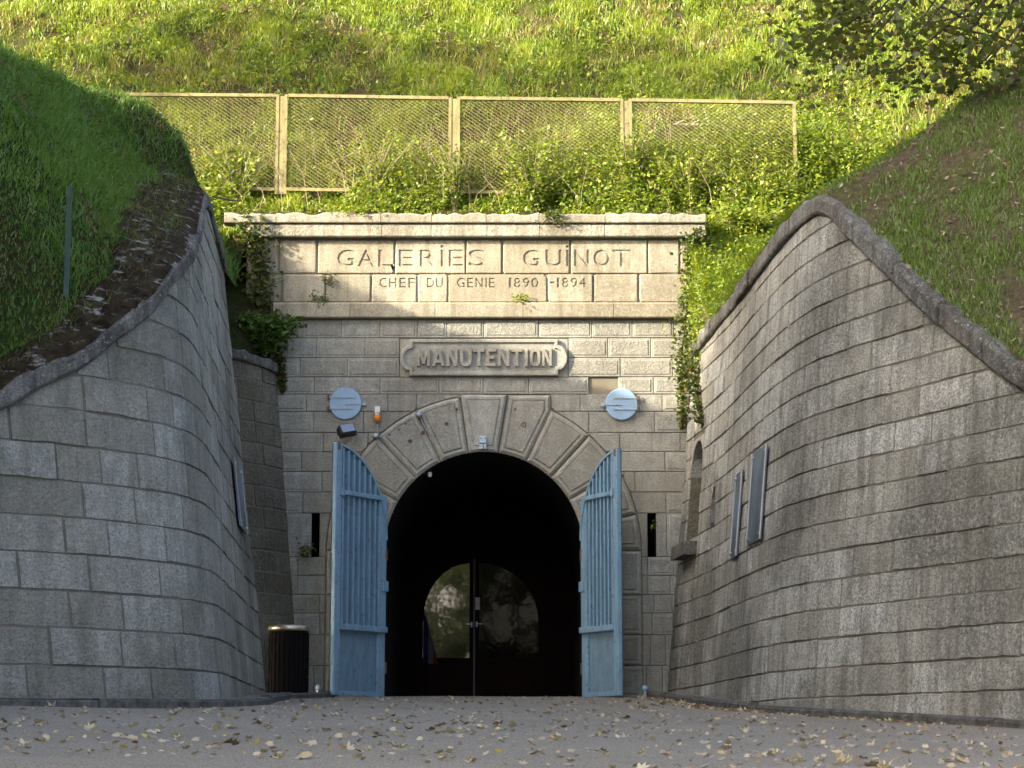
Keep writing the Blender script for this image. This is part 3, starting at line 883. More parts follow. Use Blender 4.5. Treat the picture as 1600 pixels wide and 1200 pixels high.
# name plaque
plaque_y = -.075
def lobed(ins):
    pts = []
    xa, xb, za, zb = FX(640, 560) + ins, FX(872, 560) - ins, FZ(588) + ins, FZ(531) - ins
    zl0, zl1 = FZ(580) + ins, FZ(540) - ins
    bul = .15
    n = 8
    pts += [(xa, zb), (xa, zl1)]
    zc_, hr = (zl0 + zl1) / 2, (zl1 - zl0) / 2
    pts += [(xa - .0 - bul * math.sin(math.pi * i / n), zc_ + hr * math.cos(math.pi * i / n)) for i in range(1, n)]
    pts += [(xa, zl0), (xa, za), (xb, za), (xb, zl0)]
    pts += [(xb + bul * math.sin(math.pi * i / n), zc_ - hr * math.cos(math.pi * i / n)) for i in range(1, n)]
    pts += [(xb, zl1), (xb, zb)]
    return ccw(pts)
slab = MB()
slab.box(FX(625, 560), FX(887, 560), -.0, .06, FZ(589) + .004, FZ(529) - .004); slab.build('plaque_bed', M['ashlar'], portal)
mb = MB()
A, B, C_, D_ = lobed(0), lobed(.012), lobed(.05), lobed(.062)
n = len(A)
vs = [(x, .02, z) for x, z in A] + [(x, plaque_y + .012, z) for x, z in A] + [(x, plaque_y, z) for x, z in B] + [(x, plaque_y, z) for x, z in C_] + [(x, plaque_y + .03, z) for x, z in D_]
mb.add(vs, [(r*n + i, r*n + (i+1) % n, (r+1)*n + (i+1) % n, (r+1)*n + i) for r in range(4) for i in range(n)] + [tuple(4*n + i for i in range(n))])
BL = {
 'I': [[(0, 0), (1, 0), (1, 1), (0, 1)]],
 'T': [[(.36, 0), (.64, 0), (.64, .8), (1, .8), (1, 1), (0, 1), (0, .8), (.36, .8)]],
 'E': [[(0, 0), (1, 0), (1, .18), (.3, .18), (.3, .42), (.82, .42), (.82, .6), (.3, .6), (.3, .82), (1, .82), (1, 1), (0, 1)]],
 'N': [[(0, 0), (.25, 0), (.25, .62), (.72, 0), (1, 0), (1, 1), (.75, 1), (.75, .38), (.28, 1), (0, 1)]],
 'M': [[(0, 0), (.21, 0), (.21, .6), (.42, .12), (.58, .12), (.79, .6), (.79, 0), (1, 0), (1, 1), (.78, 1), (.5, .42), (.22, 1), (0, 1)]],
 'A': [[(0, 0), (.24, 0), (.32, .2), (.68, .2), (.76, 0), (1, 0), (.64, 1), (.36, 1)], [(.39, .37), (.61, .37), (.5, .72)]],
 'U': [[(.3, 0), (.7, 0), (.92, .1), (1, .3), (1, 1), (.73, 1), (.73, .32), (.64, .19), (.36, .19), (.27, .32), (.27, 1), (0, 1), (0, .3), (.08, .1)]],
 'O': [[(.3, 0), (.7, 0), (.92, .1), (1, .3), (1, .7), (.92, .9), (.7, 1), (.3, 1), (.08, .9), (0, .7), (0, .3), (.08, .1)], [(.38, .19), (.62, .19), (.73, .32), (.73, .68), (.62, .81), (.38, .81), (.27, .68), (.27, .32)]],
}
def block_letter(cu, ch, x0, x1, z0, z1):
    for pl in BL[ch]:
        sp = cu.splines.new('POLY'); sp.points.add(len(pl) - 1)
        for p, (u, v) in zip(sp.points, pl): p.co = (x0 + u * (x1 - x0), z0 + v * (z1 - z0), 0, 1)
        sp.use_cyclic_u = True
plq = mb.build('name_plaque', M['ashlar'], portal)
for ch, (a, b) in zip('MANUTENTION', [(652, 672), (675, 695), (698, 715), (719, 737), (740, 757), (760, 775), (778, 796), (799, 816), (820, 824.5), (828, 844), (847, 862)]):
    cu = new_curve(.026)
    block_letter(cu, ch, FX(a, 560), FX(b, 560), FZ(573.5), FZ(546))
    vs, fs = curve_to_faces(cu)
    mb = MB(); mb.add([(x, plaque_y + .010 - z, zz) for (x, zz, z) in vs], fs)
    mb.build('letter', M['ashlar'], plq)

# tunnel lining
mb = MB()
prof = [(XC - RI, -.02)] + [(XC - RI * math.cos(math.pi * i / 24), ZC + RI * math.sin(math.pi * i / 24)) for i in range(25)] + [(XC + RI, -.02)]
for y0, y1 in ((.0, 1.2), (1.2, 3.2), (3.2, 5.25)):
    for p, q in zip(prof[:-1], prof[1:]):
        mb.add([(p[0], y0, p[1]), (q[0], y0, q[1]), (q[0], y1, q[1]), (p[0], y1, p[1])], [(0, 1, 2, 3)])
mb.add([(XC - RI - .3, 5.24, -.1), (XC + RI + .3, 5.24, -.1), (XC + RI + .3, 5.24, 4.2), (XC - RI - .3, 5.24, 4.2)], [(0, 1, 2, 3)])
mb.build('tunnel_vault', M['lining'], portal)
for o in portal.children: o.matrix_parent_inverse = Matrix.Translation(-portal.location)
plq.matrix_parent_inverse = Matrix.Translation(-portal.location)

# ---------------------------------------------------------------- inner double door at the back of the passage
YD = 5.0
def DX(x): return ray(x, 950)[0] * (DCAM + YD)
def DZ(y): return ray(800, y)[1] * (DCAM + YD) - .8
scr = empty('tunnel_screen', (XC, YD, 0), label='dark brown panelled screen closing the passage around the glass doors', cat='partition')
mb = MB()
xl, xm, xr, zt = DX(652), DX(741), DX(850), DZ(872)
N = 24
for i in range(N):
    a, b = XC - RI + 2 * RI * i / N, XC - RI + 2 * RI * (i + 1) / N
    m_ = (a + b) / 2
    zb = zt + .1 if xl - .07 < m_ < xr + .07 else 0
    mb.add([(a, YD, zb), (b, YD, zb), (b, YD, arcz(b)), (a, YD, arcz(a))], [(0, 1, 2, 3)])
mb.build('panel', M['door_wood'], scr)
mb = MB()
mb.box(xl - .1, xl, YD - .06, YD + .06, 0, zt + .1); mb.box(xr, xr + .1, YD - .06, YD + .06, 0, zt + .1); mb.box(xl, xr, YD - .06, YD + .06, zt, zt + .1)
mb.box(XC - RI, XC + RI, YD - .05, YD - .003, DZ(866), DZ(864))
mb.build('frame', M['door_wood'], scr)
for o in scr.children: o.matrix_parent_inverse = Matrix.Translation(-scr.location)
def door(hx, wd, sgn, rz, label):
    """leaf hinged at hx; local x runs from the hinge to the free edge"""
    d = empty('glass_door', (hx, YD, 0), rz, label=label, cat='door', group='double glass doors in the passage')
    def bx(mb, u0, u1, y0, y1, z0, z1):
        a, b = sorted((u0 * sgn, u1 * sgn)); mb.box(a, b, y0, y1, z0, z1)
    zt_ = zt - .01; zg0, zg1 = DZ(1028), DZ(880)
    st = .10
    mb = MB()
    bx(mb, 0, st, -.025, .025, .01, zt_); bx(mb, wd - st * .8, wd, -.025, .025, .01, zt_)
    bx(mb, st, wd - st * .8, -.024, .024, zg1, zt_); bx(mb, st, wd - st * .8, -.024, .024, zg0 - .14, zg0); bx(mb, st, wd - st * .8, -.024, .024, .01, .16)
    mb.build('frame', M['door_wood'], d)
    mb = MB(); bx(mb, st, wd - st * .8, -.01, .01, .16, zg0 - .14); mb.build('panel', M['door_panel'], d)
    mb = MB(); bx(mb, st, wd - st * .8, -.006, .006, zg0, zg1); mb.build('glass_pane', M['glass'] if sgn > 0 else M['glass_dim'], d)
    # quarter-round piece added over the pane to imitate the tunnel arch's reflection
    mb = MB(); u1 = wd - st * .8; rx, rz_ = u1 - st, .62 * (zg1 - zg0)
    prev = None
    for i in range(9):
        an = math.pi / 2 * i / 8
        u, z = u1 - rx * math.cos(an), zg1 - rz_ + rz_ * math.sin(an)
        cur = [(u * sgn, -.018, z), (u * sgn, -.018, zg1), (u * sgn, .0, z)]
        if prev: mb.add([prev[0], cur[0], cur[1], prev[1], prev[2], cur[2]], [(0, 1, 2, 3), (0, 1, 5, 4)])
        prev = cur
    mb.build('arch_reflection', M['door_wood'], d)
    mb = MB()
    u = (wd - st * .4) * sgn
    mb.box(u - .012, u + .012, -.05, -.02, DZ(980), DZ(972)); mb.box(min(u, u - .1 * sgn), max(u, u - .1 * sgn), -.055, -.04, DZ(976), DZ(974.5))
    mb.build('handle', M['grey_metal'], d)
    mb = MB(); u = (wd - .004) * sgn; mb.box(u - .006, u + .006, -.03, -.0255, .02, zt_); mb.build('edge_strip', M['door_edge'], d)
    return d
dl = door(xl, xm - xl - .005, 1, R(0.6), 'left leaf of the dark glass doors, its pane reflecting bright trees')
dr = door(xr, xr - xm - .005, -1, R(2.2), 'right leaf of the dark glass doors, darker pane and white paper notice')
mb = MB(); mb.box(-(xr - xm) + .02, -(xr - xm) + .10, -.032, -.027, DZ(953), DZ(934)); mb.build('paper_notice', M['paper'], dr)
fl = empty('flag', (DX(672), YD - .12, 0), label='small furled tricolour flag leaning at the left glass door', cat='flag')
mb = MB(); mb.tube([(-.02, .02, 0.02), (-.13, .06, 1.9)], .012, 6); mb.build('flagpole', M['door_wood'], fl)
mb = MB()
for i in range(6):
    z = 1.55 - i * .17; w_ = .03 + .045 * i
    mb.add([(-.10 - .005 * i, .03, z), (-.10 + w_, .0 + .03 * (i % 2), z - .02)], [])
for i in range(5): mb.f.append((2*i, 2*i+1, 2*i+3, 2*i+2)); mb.m.append(0)
mb.build('flag_cloth', M['flag'], fl)

# ---------------------------------------------------------------- blue gates
def gate(hx, fx, fy, side, label):
    """leaf hinged on the jamb at hx, swung outwards; side = +1 when its visible face is local +y"""
    p0 = Vector((hx, -.10, 0)); p1 = Vector((fx, fy, 0))
    d = p1 - p0; Wd = d.length
    g = empty('gate_leaf', (p0.x, p0.y, float(ground_z(fx, fy)) + .03), math.atan2(d.y, d.x), label=label, cat='gate', group='blue steel gate leaves standing open')
    s = side
    ZS, ZT = 2.42, 2.42 + Wd * 1.02
    def top(u): return ZS + math.sqrt(max(0, 1 - (1 - min(1, max(0, u / Wd))) ** 2)) * (ZT - ZS)
    def bx(mb, u0, u1, y0, y1, z0, z1, bev=0):
        a, b = sorted((y0 * s, y1 * s)); mb.box(u0, u1, a, b, z0, z1, bev=bev)
    zl, zm_ = 1.0, 3.02
    # sheet
    mb = MB(); n = 22
    for i in range(n):
        a, b = Wd * i / n, Wd * (i + 1) / n
        q = [(a, .02), (b, .02), (b, top(b) - .01), (a, top(a) - .01)]
        mb.add([(u, 0, z) for u, z in q] + [(u, -.008 * s, z) for u, z in q], [(0, 1, 2, 3), (4, 5, 6, 7), (0, 1, 5, 4), (2, 3, 7, 6)])
    mb.build('sheet', M['blue_shaded'], g)
    # free-edge stile
    mb = MB(); bx(mb, Wd - .15, Wd, .003, .075, 0, top(Wd) , .008); mb.build('stile', M['blue'], g)
    mb = MB(); bx(mb, 0, .20, .003, .05, zl, top(.2) - .02, .006); bx(mb, .02, .20, .003, .05, .0, zl - .01, .006); mb.build('stile', M['blue'], g)
    # curved head bar
    mb = MB(); prev = None
    for i in range(25):
        an = math.pi / 2 * i / 24
        u, z = Wd - Wd * math.cos(an), ZS + (ZT - ZS) * math.sin(an)
        nx, nz_ = -math.cos(an), math.sin(an)
        cur = [(u, .004 * s, z), (u, .07 * s, z), (u - nx * .035, .07 * s, z - nz_ * .035), (u - nx * .035, .004 * s, z - nz_ * .035)]
        if prev: mb.add(prev + cur, [(k_, (k_+1) % 4, 4 + (k_+1) % 4, 4 + k_) for k_ in range(4)])
        prev = cur
    mb.build('head_bar', M['blue'], g)
    # vertical ribs
    nr = 7
    for i in range(nr):
        u = .32 + (Wd - .15 - .32 - .05) * i / (nr - 1)
        mb = MB()
        bx(mb, u - .022, u + .022, .055, .063, zl + .02, top(u) - .05); bx(mb, u - .004, u + .004, .003, .055, zl + .02, top(u) - .05)
        mb.build('rib', M['blue'], g)
    # cross rails
    mb = MB(); bx(mb, .2, Wd - .13, .064, .10, zm_, zm_ + .07, .006); bx(mb, Wd - .18, Wd - .10, .076, .104, zm_ - .02, zm_ + .10); mb.build('cross_rail', M['blue'], g)
    mb = MB(); bx(mb, .02, Wd - .13, .064, .10, zl - .02, zl + .07, .006); mb.build('cross_rail', M['blue'], g)
    # bottom frame around the plain lower panel
    mb = MB(); bx(mb, .2, Wd - .15, .003, .04, .0, .07, .005); mb.build('bottom_rail', M['blue'], g)
    for z in (.35, 2.1):
        mb = MB(); mb.tube([(.0, .03 * s, z), (.0, .03 * s, z + .18)], .035, 10); mb.build('hinge', M['rust'], g)
    mb = MB(); bx(mb, -.03, .12, .052, .075, 1.62, 1.78, .006); mb.build('lock_box', M['blue'], g)
    mb = MB()
    for z in (zl + .02, zm_ + .02):
        for u in (.28, Wd * .5, Wd - .2): mb.tube([(u, .1 * s, z + .02), (u, .112 * s, z + .02)], .012, 6)
    mb.build('bolts', M['grey_metal'], g)
    mb = MB(); bx(mb, Wd - .10, Wd - .03, .076, .079, top(Wd) - .11, top(Wd) - .005); mb.build('rust_patch', M['rust'], g)
    return g
tF = 32.75
gate(XC - RI - .0, at(514.5, 1090, tF).x, tF - DCAM, 1, 'left blue steel gate leaf with vertical ribs, standing open beside the round rubbish bin')
gate(XC + RI + .0, at(973.5, 1090, tF).x, tF - DCAM, -1, 'right blue steel gate leaf with vertical ribs, standing open near the right wing wall')

# ---------------------------------------------------------------- fittings on the portal
def hatch(x, y, flip, label):
    h = empty('round_hatch', (FX(x, y), -.012, FZ(y)), label=label, cat='hatch', group='round pale blue hatch covers on the facade')
    mb = MB(); mb.lathe([(.24, .0), (.255, -.01), (.255, -.028), (.245, -.036)], 40, axis='y'); mb.build('cover', M['hatch'], h)
    for dz in (.095, -.085):
        mb = MB()
        a, b = (-.255, .13) if not flip else (-.13, .255)
        mb.box(a, b, -.048, -.0375, dz - .008, dz + .008)
        for u in (a + .03, (a + b) / 2, b - .03): mb.tube([(u, -.048, dz), (u, -.058, dz)], .012, 6)
        mb.build('hinge_strap', M['hatch_metal'], h)
        mb = MB(); e = -.27 if not flip else .27
        mb.tube([(e, -.03, dz - .04), (e, -.03, dz + .04)], .016, 8); mb.build('hinge_pin', M['rust'], h)
    mb = MB(); a, b = (-.01, .30) if not flip else (-.30, .01)
    mb.box(a, b, -.047, -.0375, -.02, -.006); e = b if not flip else a
    mb.box(e - .025, e + .025, -.055, .0, -.035, .02); mb.build('latch_bar', M['hatch_metal'], h)
    return h
hatch(540, 631, False, 'round pale blue hatch cover on the left of the arch, above the floodlight')
hatch(971, 632, True, 'round pale blue hatch cover on the right of the arch, next to a broken-out stone')

b = empty('warning_beacon', (FX(590, 646), -.01, FZ(646)), label='white box with orange warning beacon dome beneath, left of the arch', cat='beacon')
mb = MB(); mb.box(-.042, .042, -.085, 0, -.005, .10, bev=.008); mb.box(-.03, .03, -.07, -.01, -.03, -.005); mb.build('housing', M['white_plastic'], b)
mb = MB(); mb.lathe([(.03, -.03), (.055, -.045), (.058, -.09), (.05, -.125), (.025, -.145)], 16, (0, -.055, 0)); mb.build('dome', M['orange'], b, smooth=True)
mb = MB(); mb.tube([(0, -.01, -.14), (0, -.01, -.3), (-.02, -.01, -.36)], .007, 5); mb.build('cable', M['grey_metal'], b)

fl_ = empty('floodlight', (FX(543, 676), -.02, FZ(676)), label='black floodlight tilted on the wall behind the top of the left gate', cat='floodlight')
mb = MB()
Mx = Matrix.Translation((0, -.20, 0)) @ Matrix.Rotation(R(22), 4, 'Z') @ Matrix.Rotation(R(-28), 4, 'X') @ Matrix.Rotation(R(-14), 4, 'Y')
mb.box(-.135, .135, -.07, .07, -.09, .09, M=Mx, bev=.018)
for i in range(5): mb.box(-.11 + i * .05, -.10 + i * .05, .07, .10, -.07, .07, M=Mx)
mb.build('housing', M['black'], fl_)
mb = MB(); mb.box(-.11, .11, -.078, -.071, -.07, .07, M=Mx); mb.build('lens', M['glass'], fl_)
mb = MB(); mb.tube([(-.13, -.17, -.01), (-.15, -.08, -.05), (0, -.01, -.06), (.15, -.08, -.05), (.13, -.17, -.01)], .012, 5); mb.build('bracket', M['black'], fl_)

jb = empty('camera_box', (FX(755, 691), vs_y - .05, FZ(697)), label='small pale blue box with two screws on the keystone', cat='junction box')
mb = MB(); mb.box(-.055, .055, -.07, 0, .02, .14, bev=.012); mb.box(-.06, .0, -.05, 0, -.06, .01); mb.box(.012, .05, -.06, 0, -.06, .012); mb.build('housing', M['bluegrey_box'], jb)
mb = MB()
for sx_ in (-.03, .03): mb.tube([(sx_, -.07, .1), (sx_, -.078, .1)], .01, 8)
mb.build('screws', M['black'], jb)

for (x, y, lab) in ((655, 649, 'small grey metal spotlight bracket at the joint of upper left arch stones'), (588, 682, 'small grey conduit lamp below the orange beacon')):
    q = empty('wall_spot', (FX(x, y), -.06, FZ(y)), label=lab, cat='wall lamp', group='small grey lamps on the arch')
    Mx = Matrix.Rotation(R(28), 4, 'Y')
    mb = MB(); mb.box(-.04, .04, -.07, .05, -.035, .035, M=Mx, bev=.01); mb.build('body', M['grey_metal'], q)
    mb = MB(); mb.lathe([(.028, -.07), (.032, -.09), (.022, -.1)], 10, axis='y'); mb.build('lens', M['bluegrey_box'], q)
    mb = MB(); mb.tube([(0, .03, 0), (.05, .03, -.12), (.12, .02, -.26)] if x > 600 else [(0, .03, 0), (0, .04, -.1)], .009, 5); mb.build('cable', M['grey_metal'], q)
ul = empty('soffit_lamp', (FX(668, 741), .15, FZ(733)), label='small pale lamp fixed under the left haunch of the arch', cat='lamp')
mb = MB(); mb.box(-.10, .06, -.03, .05, -.02, .06, M=Matrix.Rotation(R(-35), 4, 'Y'), bev=.01); mb.build('bracket', M['black'], ul)
mb = MB(); mb.lathe([(.03, .0), (.035, -.05), (.025, -.075)], 10, (.03, -.0, -.03)); mb.build('bulb', M['white_plastic'], ul)

# metal panels on the wing walls
def wall_panel(w, t0, t1, z0, z1, dz, lab, mat, off=.035):
    c = w.ptt((t0 + t1) / 2, (z0 + z1) / 2)
    o = empty('metal_panel', c, label=lab, cat='sign panel', group='sheet metal panels on the wing walls')
    q = [(t0, z0), (t1, z0 + dz), (t1, z1 + dz), (t0, z1)]
    mb = MB()
    mb.add([w.ptt(t, z, off) - c for t, z in q] + [w.ptt(t, z, off - .018) - c for t, z in q], [(0, 1, 2, 3), (4, 5, 6, 7), (0, 1, 5, 4), (1, 2, 6, 5), (2, 3, 7, 6), (3, 0, 4, 7)])
    mb.build('sheet', mat, o)
    dt = (t1 - t0) * .08; 
    for a, b_ in ((q[0], q[3]), (q[1], q[2])):
        mb = MB(); mb.tube([w.ptt(a[0], a[1], off + .006) - c, w.ptt(b_[0], b_[1], off + .006) - c], .012, 6)
        mb.build('edge_rail', M['grey_metal'], o)
    for t, z in ((t0 + dt, z0 + .07), (t1 - dt, z0 + .07 + dz), (t1 - dt, z1 - .07 + dz), (t0 + dt, z1 - .07)):
        mb = MB(); p = w.ptt(t, z, off) - c; mb.tube([p, p + w.nrm(t) * .02], .02, 8); mb.build('bolt', M['steel'], o)
    return o
wall_panel(WL, 28.75, 29.95, 2.12, 3.03, .0, 'narrow grey sheet metal panel with bolts on the left wing wall', M['sheet'], .05)
wall_panel(WR, 26.4, 27.3, 1.72, 2.88, .0, 'larger bluish metal panel on the right wing wall, nearer the viewer', M['sheet'], .04)
wall_panel(WR, 28.1, 28.6, 1.66, 2.78, .0, 'dull grey metal panel on the right wing wall, nearer the portal', M['sheet'], .04)

# rubbish bin
bx_, by_ = at(450, 1085, 32.2).x, 32.2 - DCAM
bn = empty('rubbish_bin', (bx_, by_, float(ground_z(bx_, by_))), label='round dark rubbish bin with shiny brass rim beside the left gate', cat='rubbish bin')
mb = MB(); mb.lathe([(.26, .0), (.28, .03), (.285, .06), (.285, .95), (.27, .97), (.2, .975)], 36); mb.build('body', M['bin'], bn)
for i in range(26):
    a = 2 * math.pi * i / 26
    Mx = Matrix.Rotation(a, 4, 'Z')
    mb = MB(); mb.box(-.026, .026, -.297, -.286, .05, .94, M=Mx); mb.build('slat', M['bin'], bn)
mb = MB(); mb.lathe([(.26, .96), (.305, .965), (.312, .985), (.312, 1.015), (.29, 1.045), (.2, 1.055), (.19, 1.03)], 40); mb.build('rim', M['brass'], bn, smooth=True)

# little ball-headed gate stops
for (x, lab) in ((497, 'small blue ball-headed gate stop at the foot of the left gate'), (1008, 'small blue ball-headed gate stop at the foot of the right gate')):
    p = at(x, 1090, 33.1)
    o = empty('gate_stop', (p.x, p.y, float(ground_z(p.x, p.y))), label=lab, cat='gate stop', group='ball-headed gate stops')
    mb = MB(); mb.lathe([(.06, 0), (.06, .03), (.035, .04), (.03, .10)], 14); mb.build('stem', M['grey_metal'], o)
    mb = MB(); mb.lathe([(.02, .09), (.045, .105), (.055, .135), (.045, .165), (.015, .18)], 14); mb.build('ball', M['hatch'], o, smooth=True)

# ---------------------------------------------------------------- kerbs
def kerb_line(w, ts, off, extra, name='kerb'):
    pts = [w.ptt(t, 0, off) for t in ts] + [Vector(e) for e in extra]
    return pts
def build_kerb(pts, back, cat_label):
    o = empty('kerb', (pts[0].x, pts[0].y, 0), kind='structure')
    # resample to stones
    L = [0.0]
    for a, b in zip(pts[:-1], pts[1:]): L.append(L[-1] + (b.xy - a.xy).length)
    def P(s):
        i = max(0, min(len(pts) - 2, int(np.searchsorted(L, s)) - 1)); u = (s - L[i]) / max(1e-6, L[i+1] - L[i])
        return pts[i].lerp(pts[i+1], u)
    s = 0
    rk = random.Random(9)
    while s < L[-1] - .1:
        l = rk.uniform(.8, 1.15); e = min(L[-1], s + l)
        n = 3; vs = []
        h = .085 + rk.uniform(-.012, .012)
        for i in range(n + 1):
            q = P(s + .006 + (e - s - .012) * i / n); q2 = P(min(L[-1], s + .05 + (e - s) * i / n))
            d = (P(min(L[-1], s + (e-s)*i/n + .05)) - P(max(0, s + (e-s)*i/n - .05))).xy.normalized()
            nn = Vector((-d.y, d.x, 0)) * back
            g = float(ground_z(q.x, q.y))
            vs += [Vector((q.x, q.y, g - .05)), Vector((q.x, q.y, g + h * .7)), Vector((q.x, q.y, g + h)) + nn * .03, Vector((q.x, q.y, g + h)) + nn * .14, Vector((q.x, q.y, g - .05)) + nn * .14]
        fs = [(i*5 + j, i*5 + (j+1) % 5, (i+1)*5 + (j+1) % 5, (i+1)*5 + j) for i in range(n) for j in range(5)] + [tuple(range(5))[::-1], tuple(n*5 + q for q in range(5))]
        mb = MB(); mb.add([v - o.location for v in vs], fs); mb.build('kerb_stone', M['kerb'], o)
        s = e
    return P, L
kl = kerb_line(WL, np.linspace(19.9, 30.6, 40), .42, [(-2.95, -2.9, 0), (-2.75, -1.9, 0), (-2.65, -.75, 0)])
kr = kerb_line(WR, np.linspace(17.5, 33.3, 50), .40, [])
build_kerb(kl, 1, '')
build_kerb(kr, -1, '')
def strip(w, ts, off, name):
    rows = []
    for t in ts:
        r_ = []
        for u in (-.06, .3, .7, 1):
            p = w.ptt(t, 0, off * u - (0 if u > 0 else 0)); r_.append((p.x, p.y, float(ground_z(p.x, p.y)) + .075 + .012 * nz(p.x, p.y, 5)))
        rows.append(r_)
    grid_mesh(name, rows, M['gravel'], kind='structure')
strip(WL, np.linspace(19.9, 31.3, 80), .40, 'gravel_verge')
strip(WR, np.linspace(17.5, 33.5, 80), .38, 'gravel_verge')

# ---------------------------------------------------------------- vegetation helpers
def set_tint(me, t):
    a = me.attributes.new('tint', 'FLOAT', 'POINT'); a.data.foreach_set('value', np.ascontiguousarray(t, dtype=np.float32))
def np_mesh(name, V, Fc, k, mat, tint, parent=None, **kw):
    """V (n,3), Fc (m,k) index array"""
    me = bpy.data.meshes.new(name)
    me.vertices.add(len(V)); me.vertices.foreach_set('co', V.astype(np.float32).ravel())
    me.loops.add(Fc.size); me.loops.foreach_set('vertex_index', Fc.astype(np.int32).ravel())
    me.polygons.add(len(Fc)); me.polygons.foreach_set('loop_start', np.arange(0, Fc.size, k, dtype=np.int32)); me.polygons.foreach_set('loop_total', np.full(len(Fc), k, np.int32))
    me.materials.append(mat); me.update(calc_edges=True)
    set_tint(me, tint)
    return link(name, me, parent, **kw)
def grass(name, P, h, w, tint, mat, lean=.45, down=None, **kw):
    n = len(P)
    az = rng.uniform(0, 2*np.pi, n); face = rng.uniform(0, 2*np.pi, n)
    ld = np.stack([np.cos(az), np.sin(az), np.zeros(n)], 1) * (rng.uniform(.1, 1, n) * lean)[:, None]
    if down is not None: ld = ld + np.array(down)[None]
    wd = np.stack([np.cos(face), np.sin(face), np.zeros(n)], 1) * (w / 2)[:, None]
    up = np.array([0, 0, 1.0])
    P1 = P + (up * .55 + ld * .35) * h[:, None]
    P2 = P + (up * .95 + ld * 1.1) * h[:, None]
    V = np.stack([P - wd, P + wd, P1 - wd * .8, P1 + wd * .8, P2], 1).reshape(-1, 3)
    b = np.arange(n)[:, None] * 5
    Fc = np.concatenate([b + [0, 1, 3], b + [0, 3, 2], b + [2, 3, 4]], 1).reshape(-1, 3)
    return np_mesh(name, V, Fc, 3, mat, np.repeat(tint, 5), **kw)
def leaves(name, P, size, tint, mat, upb=.5, aspect=.55, parent=None, D=None, **kw):
    n = len(P)
    a = rng.normal(size=(n, 3)); a[:, 2] *= .6
    if D is not None: a = a * .5 + D
    a /= np.linalg.norm(a, axis=1)[:, None]
    nrm = rng.normal(size=(n, 3)); nrm[:, 2] = np.abs(nrm[:, 2]) + upb
    b = np.cross(a, nrm); b /= np.linalg.norm(b, axis=1)[:, None] + 1e-9
    c = np.cross(a, b)
    s = size[:, None]
    V = np.stack([P, P + a * s * .45 + b * s * aspect / 2 + c * s * .08, P + a * s, P + a * s * .45 - b * s * aspect / 2 + c * s * .08], 1).reshape(-1, 3)
    i = np.arange(n)[:, None] * 4
    Fc = np.concatenate([i + [0, 1, 2], i + [0, 2, 3]], 1).reshape(-1, 3)
    return np_mesh(name, V, Fc, 3, mat, np.repeat(tint, 4), parent=parent, **kw)
def lobed_leaves(name, P, size, tint, mat, parent=None, upb=.8, curl=.25, **kw):
    """five-lobed leaves (plane, maple)"""
    n = len(P)
    prof = [(0, 0), (.28, .10), (.50, .30), (.28, .42), (.46, .78), (.16, .66), (0, 1.0), (-.16, .66), (-.46, .78), (-.28, .42), (-.50, .30), (-.28, .10)]
    K = len(prof)
    a = rng.normal(size=(n, 3)); a[:, 2] *= .5; a /= np.linalg.norm(a, axis=1)[:, None]
    nm = rng.normal(size=(n, 3)) * .6; nm[:, 2] += upb
    b = np.cross(a, nm); b /= np.linalg.norm(b, axis=1)[:, None] + 1e-9
    c = np.cross(a, b); c *= np.sign(c[:, 2:3] + 1e-9)
    cu = rng.uniform(-.3, 1, n) * curl
    V = np.empty((n, K + 1, 3))
    for j, (u, v) in enumerate(prof):
        V[:, j] = P + (a * (v - .4) + b * u) * size[:, None] + c * (size * cu * ((u * 1.4) ** 2 + (v - .45) ** 2 * 1.2))[:, None]
    V[:, K] = P
    i = np.arange(n)[:, None] * (K + 1)
    Fc = np.concatenate([i + [K, j, (j + 1) % K] for j in range(K)], 1).reshape(-1, 3)
    return np_mesh(name, V.reshape(-1, 3), Fc, 3, mat, np.repeat(tint, K + 1), parent=parent, **kw)

def nfield(P, s, o):
    return np.array([mnoise.noise(Vector((p[0] * s + o, p[1] * s, p[2] * s * .5))) for p in P])

# --- bank grass
def bank_pts(n, x0, x1, y0, y1, pw=1.0):
    X = rng.uniform(x0, x1, n); Y = y0 + (y1 - y0) * rng.uniform(0, 1, n) ** pw
    return np.array([(x, y, bank_z(x, y)) for x, y in zip(X, Y)])
P = bank_pts(400000, -13, 12, .35, 12.2)
P = P[(np.abs(P[:, 0] + .4) < .29 * (P[:, 1] + DCAM))]
P = P[(P[:, 1] > 2.2) | (P[:, 0] > -7.2)]
f1 = nfield(P, .9, 4); f2 = nfield(P, 2.6, 40)
keep = (f1 * .6 + f2 * .6 + rng.normal(0, .16, len(P))) > -.22
P, f1, f2 = P[keep], f1[keep], f2[keep]
h = np.clip(.10 + .09 * f1 + .11 * f2 + rng.normal(0, .04, len(P)), .035, .34)
tint = np.clip(.55 + .6 * f1 + .35 * f2 + rng.normal(0, .17, len(P)), 0, 1)
dry = nfield(P, .8, 90) + .5 * nfield(P, 2.2, 60) > .16
tint[dry & (rng.uniform(size=len(P)) < .55)] *= .25
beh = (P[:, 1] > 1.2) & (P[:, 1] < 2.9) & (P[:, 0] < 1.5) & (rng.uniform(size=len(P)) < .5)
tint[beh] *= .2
grass('bank_grass', P, h, rng.uniform(.012, .03, len(P)), tint, M['grass_bank'], .75, kind='stuff')
